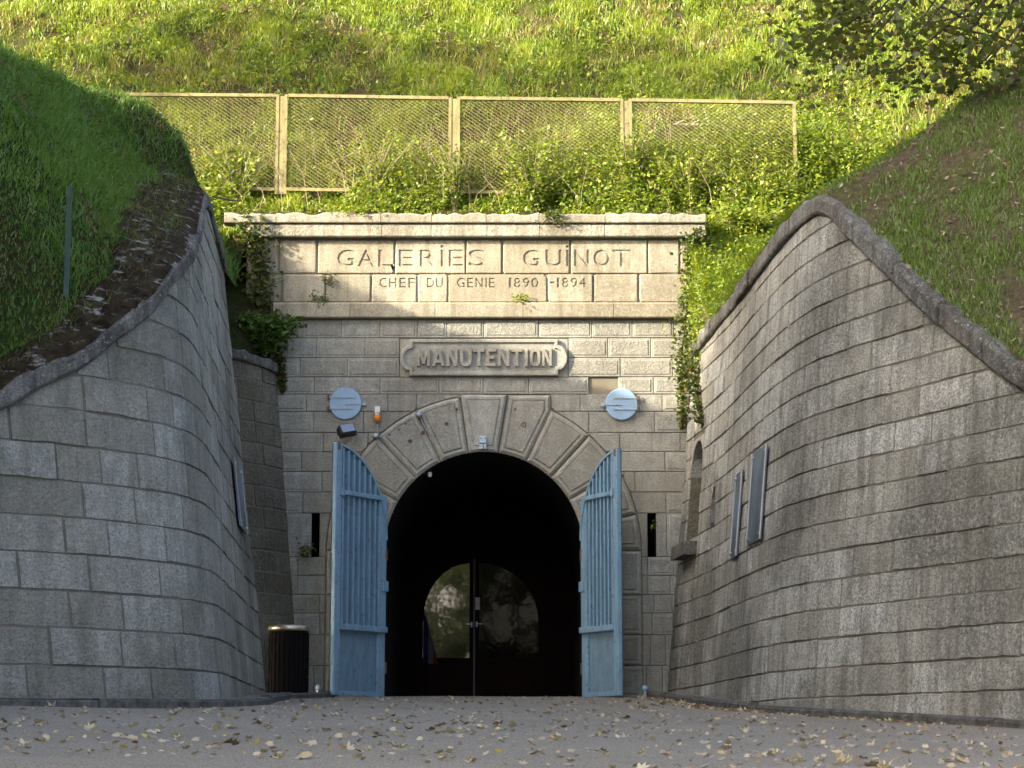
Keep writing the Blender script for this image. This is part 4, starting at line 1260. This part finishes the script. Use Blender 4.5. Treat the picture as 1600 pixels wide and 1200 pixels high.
# broad-leaved weeds over the whole bank, denser low down around the fence
P = bank_pts(42000, -9, 9, .4, 10.5)
f = nfield(P, 1.1, 70); P = P[f > -.1]
P[:, 2] += rng.uniform(.02, .22, len(P))
leaves('bank_weeds', P, rng.uniform(.05, .13, len(P)), np.clip(rng.normal(.6, .2, len(P)), 0, 1), M['weeds'], kind='stuff')
P = bank_pts(110000, -5.5, 6.4, .3, 2.4)
f = nfield(P, 1.6, 20); P = P[f > -.3]
P[:, 2] += rng.uniform(0, 1, len(P)) ** 1.5 * np.clip(.62 + .8 * nfield(P, .9, 33) + .11 * P[:, 0], .12, 1.5) * np.clip((P[:, 1] - .2) / .9, .15, 1)
leaves('fence_weeds', P, rng.uniform(.04, .10, len(P)), np.clip(rng.normal(.6, .22, len(P)), 0, 1), M['weeds'], kind='stuff')

# --- left mound grass (shaded, lush)
def mound_pts(n, side, t0, t1, dmax, pw=1.0):
    T = rng.uniform(t0, t1, n); D = rng.uniform(0, 1, n) ** pw * dmax
    out = np.empty((n, 3))
    for i, (t, d) in enumerate(zip(T, D)):
        x = right_edge(t) + d if side > 0 else left_edge(t) - d
        out[i] = (x, t - DCAM, (right_z if side > 0 else left_z)(x, t) - .03)
    return out, D
P, D = mound_pts(170000, -1, 19.5, 34.4, 4.8)
f1 = nfield(P, 1.2, 7); f2 = nfield(P, 3.5, 17)
keep = (P[:, 1] < -.3) | (P[:, 0] < -4.6)
mdep = np.interp(P[:, 1] + DCAM, [20, 21.6, 22.6, 24, 28, 29, 30], [.12, .18, .42, .66, .66, .3, .0])
keep &= D > mdep * (1 + .6 * f2 + .35 * f1) + rng.normal(0, .07, len(P))
P, f1, f2 = P[keep], f1[keep], f2[keep]
h = np.clip(.065 + .03 * f1 + .06 * f2 + rng.normal(0, .022, len(P)), .025, .22)
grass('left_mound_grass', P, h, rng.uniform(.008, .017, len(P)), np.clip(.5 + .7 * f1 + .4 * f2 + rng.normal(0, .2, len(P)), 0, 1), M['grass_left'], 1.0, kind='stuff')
f3 = nfield(P, 2.0, 61) + .5 * nfield(P, 6, 5)
sel = np.where((f3 > .12) & (rng.uniform(size=len(P)) < .5))[0][:16000]
grass('left_mound_tall_grass', P[sel], np.clip(.12 + .22 * f3[sel] + rng.normal(0, .05, len(sel)), .06, .36), rng.uniform(.006, .013, len(sel)), np.clip(rng.normal(.6, .3, len(sel)), 0, 1), M['grass_left'], 1.2, kind='stuff')
q = rng.choice(len(P), 9000, replace=False); P2 = P[q].copy(); P2[:, 2] += rng.uniform(.02, .14, len(P2))
leaves('left_mound_weeds', P2, rng.uniform(.03, .08, len(P2)), np.clip(rng.normal(.5, .2, len(P2)), 0, 1), M['fern'], kind='stuff')
# --- right mound grass (patchy, brown earth between)
P, D = mound_pts(170000, 1, 18.5, 34.6, 4.6)
f1 = nfield(P, 1.0, 2); f2 = nfield(P, 3.0, 27)
edge = D < .35
flank = (P[:, 1] + DCAM > 25.5)
keep = ((f1 + .7 * f2 + rng.normal(0, .22, len(P))) > -.09) | (edge & flank) | (flank & (rng.uniform(size=len(P)) < .8))
P, f1, f2, fl2 = P[keep], f1[keep], f2[keep], flank[keep]
h = np.clip(.06 + .03 * f1 + .05 * f2 + rng.normal(0, .02, len(P)), .02, .2) * np.where(fl2, 1.35, 1)
grass('right_mound_grass', P, h, rng.uniform(.009, .018, len(P)), np.clip(.62 + .2 * f1 + .25 * f2 + rng.normal(0, .2, len(P)), 0, 1), M['grass_right'], .9, kind='stuff')
P, D = mound_pts(3600, 1, 18.5, 26.5, 4.6)
P[:, 2] += rng.uniform(.0, .05, len(P))
leaves('right_mound_litter', P, rng.uniform(.03, .09, len(P)), np.clip(rng.normal(.35, .25, len(P)), 0, 1), M['dry_leaf'], kind='stuff')

# hollow grass spilling over the right coping; sunlight put into its brighter bank-grass colour
P, D = mound_pts(46000, 1, 26.0, 34.9, 1.5, 1.4)
h = np.clip(.12 + .07 * nfield(P, 2.4, 8) + rng.normal(0, .04, len(P)), .04, .32)
grass('hollow_grass', P, h, rng.uniform(.009, .02, len(P)), np.clip(rng.normal(.7, .2, len(P)), 0, 1), M['grass_bank'], .9, down=(-.35, -.15, -.1), kind='stuff')
P = P[(rng.uniform(size=len(P)) < .22) & (P[:, 1] > -3)]; P[:, 2] += rng.uniform(0, .25, len(P)); P[:, 0] -= rng.uniform(0, .12, len(P))
leaves('hollow_weeds', P, rng.uniform(.04, .09, len(P)), np.clip(rng.normal(.65, .22, len(P)), 0, 1), M['weeds'], kind='stuff')
n = 2600
T = rng.uniform(32.9, 34.6, n); u = rng.uniform(0, 1, n)
P = np.array([(right_edge(t) - abs(rng.normal(0, .07)), t - DCAM, right_z(right_edge(t), t) - 1.5 * q) for t, q in zip(T, u)])
leaves('hanging_weeds', P, rng.uniform(.04, .09, n), np.clip(rng.normal(.6, .25, n), 0, 1), M['weeds'], upb=.1, kind='stuff')
# dry straw and small sprouts on the mossy strip of the left wall
n = 1500
T = rng.uniform(21.4, 29, n); u = rng.uniform(.08, 1.0, n)
P = np.array([(left_edge(t) - q * left_dep(t) * 1.2, t - DCAM, left_z(left_edge(t) - q * left_dep(t) * 1.2, t) + .03) for t, q in zip(T, u)])
grass('moss_straw', P, rng.uniform(.03, .14, n), rng.uniform(.006, .011, n), np.where(rng.uniform(size=n) < .6, .0, .5), M['grass_left'], 2.5, kind='stuff')
# tall bent grass in clumps on the bank
P = bank_pts(60000, -10.5, 10.5, .5, 11.5)
P = P[(np.abs(P[:, 0]) < .243 * (P[:, 1] + DCAM))]
f = nfield(P, 1.9, 11) + .6 * nfield(P, 5, 3); P, f = P[f > .22], f[f > .22]
h = np.clip(.2 + .25 * f + rng.normal(0, .06, len(P)), .1, .5)
grass('tall_bank_grass', P, h, rng.uniform(.010, .02, len(P)), np.where(rng.uniform(size=len(P)) < .25, .05, np.clip(rng.normal(.8, .2, len(P)), 0, 1)), M['grass_bank'], .9, kind='stuff')
# ---------------------------------------------------------------- fence on the bank
fe = empty('mesh_fence', (0, 1.0, bank_z(0, 1.0)), label='khaki metal mesh fence in four framed panels overgrown with weeds on the bank', cat='fence')
YF = 1.25; TF = DCAM + YF
def fp(x, y): 
    v = at(x, y, TF); return Vector((v.x, v.y, v.z))
posts = [(178, 146, 205), (441, 148, 272), (710, 152, 284), (978, 155, 296), (1243, 159, 288)]
c0 = fe.location
px_ = []
for i, (x, yt, yb_) in enumerate(posts):
    t_ = fp(x, yt); b_ = fp(x, yb_); b_.x = t_.x
    px_.append((t_, b_))
    wd = .05 if i in (0, 4) else .095
    mb = MB(); z0 = b_.z - .35
    mb.box(t_.x - wd - c0.x, t_.x - wd + .05 - c0.x, -.03 + YF - c0.y, .03 + YF - c0.y, z0 - c0.z, t_.z - c0.z)
    if i not in (0, 4):
        mb.box(t_.x + wd - .05 - c0.x, t_.x + wd - c0.x, -.03 + YF - c0.y, .03 + YF - c0.y, z0 - c0.z, t_.z - c0.z)
        mb.box(t_.x - wd + .052 - c0.x, t_.x + wd - .052 - c0.x, -.02 + YF - c0.y, .02 + YF - c0.y, z0 - c0.z, t_.z - .03 - c0.z, 1)
    mb.build('fence_post', [M['fence'], M['fence']], fe)
for i in range(4):
    (ta, ba), (tb, bb) = px_[i], px_[i + 1]
    w0 = .05 if i == 0 else .10; w1 = .05 if i == 3 else .10
    for zt_a, zt_b in ((ta.z, tb.z), (ta.z - 1.62, tb.z - 1.62)):
        mb = MB()
        mb.add([(x - c0.x, YF + y - c0.y, z + dz - c0.z) for x, z in ((ta.x + w0, zt_a), (tb.x - w1, zt_b)) for y, dz in ((-.03, -.045), (.03, -.045), (.03, .01), (-.03, .01))],
               [(0, 1, 2, 3)[::-1], (4, 5, 6, 7)] + [(k_, (k_+1) % 4, 4 + (k_+1) % 4, 4 + k_) for k_ in range(4)])
        mb.build('rail', M['fence'], fe)
    # expanded-metal mesh: crossing strands
    mb = MB()
    xa, xb = ta.x + w0, tb.x - w1; za = lambda x: (ta.z + (tb.z - ta.z) * (x - xa) / (xb - xa)) - .045
    H = 1.60; dx, dz = .088, .062; sl_k = dz / dx
    n = int((xb - xa + H / sl_k) / dx) + 2
    for sgn in (1, -1):
        for j in range(n):
            x0 = xa - H / sl_k + j * dx if sgn > 0 else xa + j * dx
            # strand from (x0, zb) rising sgn
            pts = []
            xs0 = np.array([x0, x0 + sgn * H / sl_k])
            lo, hi = min(xs0), max(xs0); lo2, hi2 = max(lo, xa), min(hi, xb)
            if hi2 - lo2 < .02: continue
            def zof(x): return (x - x0) / sgn * sl_k
            for x in (lo2, hi2): pts.append((x, zof(x)))
            (xA, zA), (xB, zB) = pts
            zbase = za((xA + xB) / 2) - H
            w_ = .0052
            mb.add([(xA - c0.x, YF - c0.y, zbase + zA - w_ - c0.z), (xB - c0.x, YF - c0.y, zbase + zB - w_ - c0.z), (xB - c0.x, YF - .006 - c0.y, zbase + zB + w_ - c0.z), (xA - c0.x, YF - .006 - c0.y, zbase + zA + w_ - c0.z)], [(0, 1, 2, 3)])
    mb.build('mesh_screen', M['fence'], fe)

# dry woody stems standing behind and through the fence
mb = MB(); rd = random.Random(77)
for i in range(210):
    x = rd.uniform(-5.4, 4.6); y = rd.uniform(.8, 2.6); z = bank_z(x, y)
    h_ = rd.uniform(.3, 1.2); lx, ly = rd.uniform(-.5, .5), rd.uniform(-.3, .2)
    mb.tube([(x, y, z - .05), (x + lx * .3, y + ly * .3, z + h_ * .6), (x + lx, y + ly, z + h_)], [.007, .005, .003], 4, cap=False)
mb.build('dry_stems', M['stems'], None, kind='stuff')

# ---------------------------------------------------------------- plants one can tell apart
def shrub(name, label, cat, base, n, spread, size, mat, stems=12, tint=(.6, .2), group=None, droop=0.0, upb=.5, seed=1):
    rd = random.Random(seed)
    o = empty(name, base, label=label, cat=cat, group=group)
    mb = MB(); Ps = []; per = max(1, n // stems)
    for i in range(stems):
        a = rd.uniform(0, 6.283); r_ = math.sqrt(rd.random())
        e = Vector((math.cos(a) * r_ * spread[0], math.sin(a) * r_ * spread[1], spread[2] * rd.uniform(.5, 1) - droop * r_))
        m_ = Vector((e.x * .35, e.y * .35, e.z * .6 + .1 * abs(droop)))
        mb.tube([(0, 0, -.03), m_, e], [.008, .006, .003], 4, cap=False)
        for j in range(per):
            u = rd.uniform(.2, 1.05)
            p = (Vector((0, 0, 0)).lerp(m_, u / .5) if u < .5 else m_.lerp(e, (u - .5) / .5))
            Ps.append(p + Vector((rd.gauss(0, .05), rd.gauss(0, .05), rd.gauss(0, .05))))
    mb.build('stems', M['stems'], o)
    P = np.array(Ps)
    leaves('foliage', P, rng.uniform(size * .6, size * 1.3, len(P)), np.clip(rng.normal(tint[0], tint[1], len(P)), 0, 1), mat, upb=upb, parent=o)
    return o
def fb(x, y, t): return at(x, y, t)
def on_bank(x, Y): return (x, Y, bank_z(x, Y))
def bx_at(x, Y, y=200): return ray(x, y)[0] * (DCAM + Y)
shrub('nettle_shrub', 'tall bright yellow-green shrub at the right end of the fence', 'shrub', on_bank(bx_at(1215, 1.9), 1.9), 1500, (.75, .5, 1.25), .13, M['weeds'], 34, (.8, .15), seed=3)
shrub('bramble_bush', 'leafy bramble climbing the fourth fence panel near its right end', 'bush', on_bank(bx_at(1185, .95), .95), 1800, (.9, .35, .95), .09, M['weeds'], 40, (.72, .18), 'brambles growing on the fence', seed=4)
shrub('bramble_bush', 'bramble arching over the fence top left of the first middle post', 'bush', on_bank(bx_at(375, 1.15), 1.15), 700, (.75, .25, 1.35), .09, M['weeds'], 22, (.6, .2), 'brambles growing on the fence', seed=5)
shrub('bramble_bush', 'bramble covering the left half of the third fence panel', 'bush', on_bank(bx_at(830, 1.0), 1.0), 1500, (.7, .3, 1.45), .085, M['weeds'], 34, (.66, .2), 'brambles growing on the fence', seed=6)
shrub('bramble_bush', 'bramble wound round the post between third and fourth panels', 'bush', on_bank(bx_at(985, 1.05), 1.05), 1300, (.42, .22, 1.5), .08, M['weeds'], 30, (.6, .22), 'brambles growing on the fence', seed=8)
shrub('bramble_bush', 'low bramble at the foot of the second fence post from the left', 'bush', on_bank(bx_at(620, .95), .95), 600, (1.1, .3, .42), .07, M['weeds'], 30, (.55, .22), 'brambles growing on the fence', seed=9)
shrub('bramble_bush', 'bramble trailing over the top rail in the middle of the second panel', 'bush', on_bank(bx_at(585, 1.1), 1.1), 700, (.8, .25, 1.5), .075, M['weeds'], 26, (.6, .22), 'brambles growing on the fence', seed=31)
shrub('bramble_bush', 'bramble wrapped round the second middle post of the fence', 'bush', on_bank(bx_at(712, 1.0), 1.0), 800, (.3, .2, 1.35), .075, M['weeds'], 24, (.5, .22), 'brambles growing on the fence', seed=32)
shrub('bramble_bush', 'tall leafy bramble in the left half of the fourth panel', 'bush', on_bank(bx_at(1075, 1.0), 1.0), 1300, (.7, .25, 1.15), .085, M['weeds'], 30, (.72, .2), 'brambles growing on the fence', seed=33)
shrub('weed_clump', 'bright leafy weeds in the hollow right of the portal coping', 'weeds', on_bank(bx_at(1170, .5, 330), .4), 1600, (.75, .5, .5), .09, M['weeds'], 36, (.72, .18), seed=10)
shrub('fern_clump', 'lush green ferns growing on the cap of the small round pier', 'fern', Vector((-3.85, -.35, 5.35)), 2600, (.55, .4, .55), .11, M['fern'], 46, (.55, .2), seed=12)
shrub('grass_tuft', 'little bright weed tuft sprouting from the lower cornice below the date', 'plant', Vector((FX(815, 474), -.09, FZ(474))), 70, (.12, .06, .10), .07, M['weeds'], 12, (.8, .15), seed=13)
shrub('wall_weed', 'small dark weed rooted on the cornice at the left, under the frieze', 'plant', Vector((FX(497, 473), -.07, FZ(473))), 160, (.26, .05, .08), .05, M['fern'], 14, (.4, .2), 'weeds rooted in the facade joints', seed=14)
shrub('wall_weed', 'weed hanging from the joint between the two leftmost frieze blocks', 'plant', Vector((FX(514, 440), -.02, FZ(434))), 90, (.11, .05, .1), .05, M['ivy'], 10, (.5, .2), 'weeds rooted in the facade joints', droop=.16, seed=15)
shrub('wall_weed', 'weed hanging over the coping above the word GUINOT', 'plant', Vector((FX(862, 345), -.15, FZ(338))), 260, (.22, .07, .12), .06, M['ivy'], 18, (.6, .2), 'weeds rooted in the facade joints', droop=.3, seed=16)
shrub('wall_weed', 'weeds hanging over the coping near its left third', 'plant', Vector((FX(560, 345), -.1, FZ(334))), 420, (.5, .1, .12), .06, M['weeds'], 22, (.7, .2), 'weeds rooted in the facade joints', droop=.14, seed=17)
shrub('wall_weed', 'tiny weed at the foot of the left loophole slit', 'plant', Vector((FX(478, 870), -.06, FZ(866))), 110, (.16, .06, .12), .06, M['fern'], 10, (.3, .2), 'weeds rooted in the facade joints', seed=18)
shrub('wall_weed', 'green sprig growing out of the right loophole slit', 'plant', Vector((FX(1018, 826), -.0, FZ(824))), 26, (.06, .05, .05), .05, M['fern'], 5, (.6, .2), 'weeds rooted in the facade joints', seed=19)

def ivy(label, pts, rad, n, size, tint, name='ivy'):
    """creeper following a path on the wall"""
    o = empty(name, pts[0], label=label, cat='ivy', group='ivy hanging beside the portal')
    b = Vector(pts[0]); mb = MB()
    rd = random.Random(int(abs(pts[0][0]) * 100))
    mb.tube([Vector(p) - b for p in pts], .012, 5)
    Q = []
    for i in range(n):
        j = rd.randrange(len(pts) - 1); u = rd.random()
        p = Vector(pts[j]).lerp(Vector(pts[j + 1]), u) - b
        r_ = rad[j] + (rad[j+1] - rad[j]) * u
        Q.append(p + Vector((rd.gauss(0, r_ * .5), -abs(rd.gauss(0, r_ * .3)), rd.gauss(0, r_ * .5))))
        if i % 40 == 0: mb.tube([p, p + Vector((rd.gauss(0, r_ * .6), -.03, rd.gauss(0, r_ * .6)))], .005, 4)
    mb.build('vines', M['bark'], o)
    Q = np.array(Q)
    leaves('foliage', Q, rng.uniform(size * .6, size * 1.3, n), np.clip(rng.normal(tint, .25, n), 0, 1), M['ivy'], upb=.1, aspect=.8, parent=o)
    return o
def fw(x, y, d=-.05): return Vector((FX(x, y), d, FZ(y)))
ivy('ivy with reddish leaves draping the left end of the frieze', [fw(388, 350, -.2), fw(398, 385), fw(405, 415), fw(408, 450), fw(402, 480)], [.25, .3, .28, .25, .2], 850, .075, .5)
ivy('ivy hanging down the left edge of the facade above the round pier', [fw(428, 495, -.1), fw(436, 530), fw(438, 560), fw(440, 585), fw(442, 612)], [.25, .18, .10, .06, .04], 650, .06, .4)
ivy('ivy on the right end of the frieze under the coping', [fw(1086, 372, -.15), fw(1094, 400), fw(1090, 440), fw(1080, 480)], [.18, .26, .25, .2], 1300, .07, .65)
ivy('ivy trailing down the seam between facade and right wing wall', [fw(1074, 485, -.15), fw(1066, 540, -.12), fw(1064, 580, -.1), fw(1066, 620, -.1), fw(1066, 668, -.1)], [.26, .2, .12, .08, .05], 1000, .06, .8)
p0, p1, p2, p3 = WR.ptt(33.2, 5.3, .1), WR.ptt(33.0, 4.9, .06), WR.ptt(32.7, 4.5, .04), WR.ptt(32.2, 4.0, .03)
ivy('ivy creeping from the coping onto the far end of the right wing wall', [p0, p1, p2, p3], [.28, .22, .14, .1], 900, .06, .35)

n = 5200
P = np.stack([rng.uniform(FX(352, 336), FX(1101, 336), n), rng.uniform(-.13, .42, n), np.full(n, FZ(336))], 1)
P = P[nfield(P, 2.2, 55) + rng.normal(0, .15, n) > -.05]
P[:, 2] += .012 + (P[:, 1] + .13) * .09 + rng.uniform(0, .03, len(P))
leaves('moss_fringe', P, rng.uniform(.02, .06, len(P)), np.full(len(P), .1), M['ivy'], upb=1.0, aspect=.7, kind='stuff')
# ---------------------------------------------------------------- trees
def tree(label, base, height, crown_c, crown_r, nl, size, mat, seed, group=None, branches=9, lean=(0, 0), lobed=False, clumps=26, tint=(.5, .25), rad=.22, targets=None, cr=None):
    rd = random.Random(seed)
    o = empty('leafy_tree', base, label=label, cat='tree', group=group)
    cc = Vector(crown_c) - Vector(base)
    mb = MB()
    topv = Vector((cc.x * .7, cc.y * .7, height * .75))
    fork = Vector((lean[0] * .4, lean[1] * .4, height * .36))
    mb.tube([(0, 0, -.4), fork * .5, fork, fork.lerp(topv, .5), topv], [rad * 1.25, rad, rad * .8, rad * .5, rad * .2], 9)
    mb.build('trunk', M['bark'], o, smooth=True)
    cl = []
    for i in range(clumps):
        while True:
            v = Vector((rd.uniform(-1, 1), rd.uniform(-1, 1), rd.uniform(-1, 1)))
            if .3 < v.length < 1: break
        cl.append(cc + Vector((v.x * crown_r[0], v.y * crown_r[1], v.z * crown_r[2])))
    if targets: cl += [Vector(t) - Vector(base) for t in targets]
    for i in range(branches if not targets else len(cl)):
        e = cl[i if not targets else -(i + 1)] if i < len(cl) else cl[0]
        s_ = fork.lerp(topv, rd.uniform(.0, .8))
        m_ = s_.lerp(e, .5) + Vector((rd.gauss(0, .15), rd.gauss(0, .15), .25))
        mb = MB(); mb.tube([s_, m_, e], [rad * .38, rad * .2, rad * .05], 6)
        for k_ in range(3):
            f_ = m_.lerp(e, rd.uniform(.1, .9)); mb.tube([f_, f_ + Vector((rd.gauss(0, .5), rd.gauss(0, .5), rd.gauss(-.05, .3)))], [rad * .09, rad * .03], 4)
        mb.build('branch', M['bark'], o)
    per = nl // len(cl); Ps = []
    cr = cr or min(crown_r) * .45
    for c_ in cl:
        r_ = cr * rd.uniform(.6, 1.15)
        g = rng.normal(size=(per, 3)); g /= np.linalg.norm(g, axis=1)[:, None]; g *= (rng.uniform(0, 1, per) ** .5)[:, None] * r_
        g[:, 2] *= .75
        Ps.append(g + np.array(c_))
    P = np.concatenate(Ps)
    fn = lobed_leaves if lobed else leaves
    tn = np.clip(rng.normal(tint[0], tint[1], len(P)), 0, 1)
    fn('crown', P, rng.uniform(size * .6, size * 1.3, len(P)), tn, mat, parent=o)
    return o
# the tree whose lower branches hang into the upper right corner
tb = (8.6, -8.6, right_z(8.6, DCAM - 8.6) - .1)
tg = []
for (x, y, t) in [(1280, 70, 24.5), (1300, 30, 25), (1330, 95, 24.2), (1350, 60, 25.5), (1370, 20, 24), (1400, 110, 25), (1420, 70, 24), (1440, 30, 26), (1470, 100, 24.6), (1490, 140, 25), (1500, 60, 24), (1520, 20, 25), (1540, 100, 24.3), (1560, 150, 25.2), (1580, 70, 24.4), (1590, 25, 25), (1610, 120, 24.2), (1640, 60, 25), (1330, 5, 24.5), (1290, -10, 25), (1410, -5, 24.5), (1640, 150, 25), (1265, 55, 24.8)]:
    tg.append(at(x, y, t))
tree('dark leafy tree branch hanging into the upper right corner in front of the bank', tb, 7.5, (9.2, -8.8, tb[2] + 5.2), (1.3, 2.0, 1.6), 3800, .095, M['overhang_leaf'], 41, branches=10, lobed=True, clumps=12, targets=tg, rad=.2, cr=.8)
# trees on the left rampart and behind the viewer: they shade the entrance and mirror in the glass
lt = [(-12.8, -13.4, 7.2, 11), (-14.0, -16.8, 7.2, 13), (-13.0, -20.5, 7.0, 13.5), (-14.0, -24.5, 7.0, 14), (-13.5, -28.5, 7.0, 14), (-18.5, -18.5, 7.0, 15), (-18.0, -25.5, 7.0, 15), (-15.0, -33.0, 5.5, 16), (-12.6, -19.2, 4.4, 9.5), (-12.9, -22.3, 4.4, 10)]
for i, (x, y, z, h_) in enumerate(lt):
    tree('broad leafy tree on the rampart beyond the left edge of view', (x, y, z - .3), h_, (x, y, z + h_ * .5), (3.4, 3.3, h_ * .5), 11000, .48, M['tree_leaf'], 50 + i, 'trees on the left rampart', clumps=34)
tree('thin tree rooted by the left end of the bank, out of the frame', (-12.6, -.6, 7.0), 12.5, (-12.9, -.9, 16.3), (3.0, 2.6, 1.6), 13000, .36, M['tree_leaf'], 73, clumps=16)
tree('tall slender tree behind the left mound, out of the frame', (-14.0, -3.0, 7.2), 14.0, (-13.7, -2.8, 18.7), (2.8, 2.4, 1.2), 9000, .34, M['tree_leaf'], 74, clumps=13)
tree('sparse tree high on the bank beyond the left edge', (-11.5, 2.6, bank_z(-11.5, 2.6)), 9.0, (-11.5, 2.6, bank_z(-11.5, 2.6) + 6.2), (2.4, 2.4, 2.2), 3600, .26, M['tree_leaf'], 71, clumps=16)
for i, (x, y, h_) in enumerate([(-7.5, -62, 11), (1.5, -66, 13), (9.5, -60, 11), (-14, -70, 14), (17, -68, 14), (-3.4, -57, 11), (-1.0, -75, 15), (5.2, -62, 12), (13.0, -63, 12), (-11.0, -61, 12)]):
    tree('tree across the road behind the viewer', (x, y, -2.6), h_, (x, y, h_ * .6 - 2.4), (4.2, 3.2, h_ * .42), 4200, .42, M['tree_leaf'], 80 + i, 'trees across the road', clumps=22)

# ---------------------------------------------------------------- green stake, branch on the bank, fallen leaves
p = at(102, 497, 22.35)
gp = empty('green_stake', (p.x, p.y, p.z - .25), label='thin dark green metal stake standing on the left mound behind the coping', cat='stake')
mb = MB(); mb.box(-.03, .03, -.005, .005, 0, 1.68); mb.box(-.005, .005, .0, .03, 0, 1.68); mb.build('angle_bar', M['green_post'], gp)
mb = MB(); mb.box(-.018, .018, -.009, -.0055, 1.5, 1.58); mb.box(-.018, .018, -.009, -.0055, .7, .78); mb.build('hooks', M['green_post'], gp)
fbp = on_bank(bx_at(1075, 2.9, 100), 3.1)
fb_ = empty('fallen_branch', fbp, label='pale dead branch lying on the sunlit bank above the fourth fence panel', cat='branch')
mb = MB(); rd = random.Random(5)
for i in range(7):
    a = rd.uniform(-.5, .5)
    mb.tube([(rd.uniform(-.2, .2), 0, .12), (.2 + a, -.15, .08), (.55 + a, -.25 - .1 * i * .3, rd.uniform(-.1, .2))], [.022, .015, .005], 5)
mb.build('dead_wood', M['stems'], fb_)
rp = WL.ptt(28.8, 6.5, .1)
ir = empty('iron_hook', rp, label='bent iron bar sticking out at the peak of the left coping', cat='iron bar')
mb = MB(); mb.tube([(0, 0, .12), (.2, .02, .08), (.33, .02, .06), (.36, .02, .13)], .014, 6); mb.build('bar', M['rust'], ir)

# fallen leaves: the larger ones each their own object, small crumbs as litter
rl = random.Random(101)
def leaf_mesh(seed):
    r_ = random.Random(seed)
    prof = [(0, 0), (.28, .10), (.50, .30), (.28, .42), (.46, .78), (.16, .66), (0, 1.0), (-.16, .66), (-.46, .78), (-.28, .42), (-.50, .30), (-.28, .10)]
    c1, c2 = r_.uniform(.1, 1.4), r_.uniform(-.3, .9); tw = r_.uniform(-.9, .9)
    vs = [(0, 0, .02)] + [(u * (1 - .25 * c1), v - .45, .35 * c1 * u * u * 2 + c2 * .5 * (v - .45) ** 2 + tw * u * (v - .45) * .6 + r_.uniform(-.03, .05)) for u, v in prof]
    fs = [(0, 1 + i, 1 + (i + 1) % 12) for i in range(12)]
    vs += [(-.012, -.45, .01), (.012, -.45, .01), (r_.uniform(-.1, .1), -.75, .06)]; fs.append((13, 14, 15))
    zmin = min(v[2] for v in vs); vs = [(x, y, z - zmin) for x, y, z in vs]
    me = bpy.data.meshes.new('leaf'); me.from_pydata(vs, [], fs)
    me.materials.append(M['dry_leaf']); me.update()
    set_tint(me, np.full(len(vs), min(.97, max(0, r_.gauss(.5, .24)))))
    return me
LM = [leaf_mesh(i) for i in range(18)]
def road_spot():
    while True:
        u = rl.random()
        t = 10.8 + 22.6 * u ** 1.15
        X = rl.uniform(-.245, .245) * t
        if t > 20.5:
            lo = float(gL(t)) + .5 if t < 31 else -2.6
            hi = float(gR(t)) - .5
            if not lo < X < hi: continue
        return X, t
heaps = [(at(1320, 1170, 12.5).x, 12.4), (at(60, 1135, 15).x, 15), (at(1020, 1098, 28).x, 28), (at(740, 1130, 17).x, 17)]
def kerb_spot():
    t = rl.uniform(21.2, 32.5)
    p = WR.ptt(t, 0, .45 + abs(rl.gauss(0, .18))); return p.x, t
for i in range(290):
    if i < 50: X, t = kerb_spot()
    elif i < 110:
        hx, ht = rl.choice(heaps); X, t = hx + rl.gauss(0, .35), ht + rl.gauss(0, .8)
    else: X, t = road_spot()
    Y = t - DCAM
    me_ = rl.choice(LM); tv = me_.attributes['tint'].data[0].value
    tone = 'dark brown' if tv < .25 else 'tan' if tv < .6 else 'pale straw-coloured' if tv < .93 else 'yellow'
    where = 'along the foot of the right kerb' if i < 50 else 'in a loose drift of leaves on the road' if i < 110 else \
        ('on the road by the gates' if t > 27 else 'on the open road' if t > 16 else 'on the road nearest the viewer') + (', left side' if X < -.06 * t else ', right side' if X > .06 * t else ', middle')
    o = link('fallen_leaf', me_, None, label=f'{tone} dry leaf {where}', cat='leaf', group='dry leaves fallen on the road')
    s_ = rl.uniform(.06, .125)
    o.scale = (s_, s_, s_ * rl.uniform(.9, 2.2))
    o.location = (X, Y, float(ground_z(X, Y)) + .012 * nz(X, Y, .7, 2) + .004 * nz(X, Y, 3, 2) + .002)
    o.rotation_euler = (rl.gauss(0, .2), rl.gauss(0, .2), rl.uniform(0, 6.28))
Q = []
for i in range(2200):
    X, t = road_spot() if i % 4 else kerb_spot(); Q.append((X, t - DCAM, float(ground_z(X, t - DCAM)) + .012 * nz(X, t - DCAM, .7, 2) + .008))
Q = np.array(Q)
lobed_leaves('leaf_litter', Q, rng.uniform(.02, .06, len(Q)), np.clip(rng.normal(.5, .25, len(Q)), 0, 1), M['dry_leaf'], upb=2.0, curl=.5, kind='stuff')
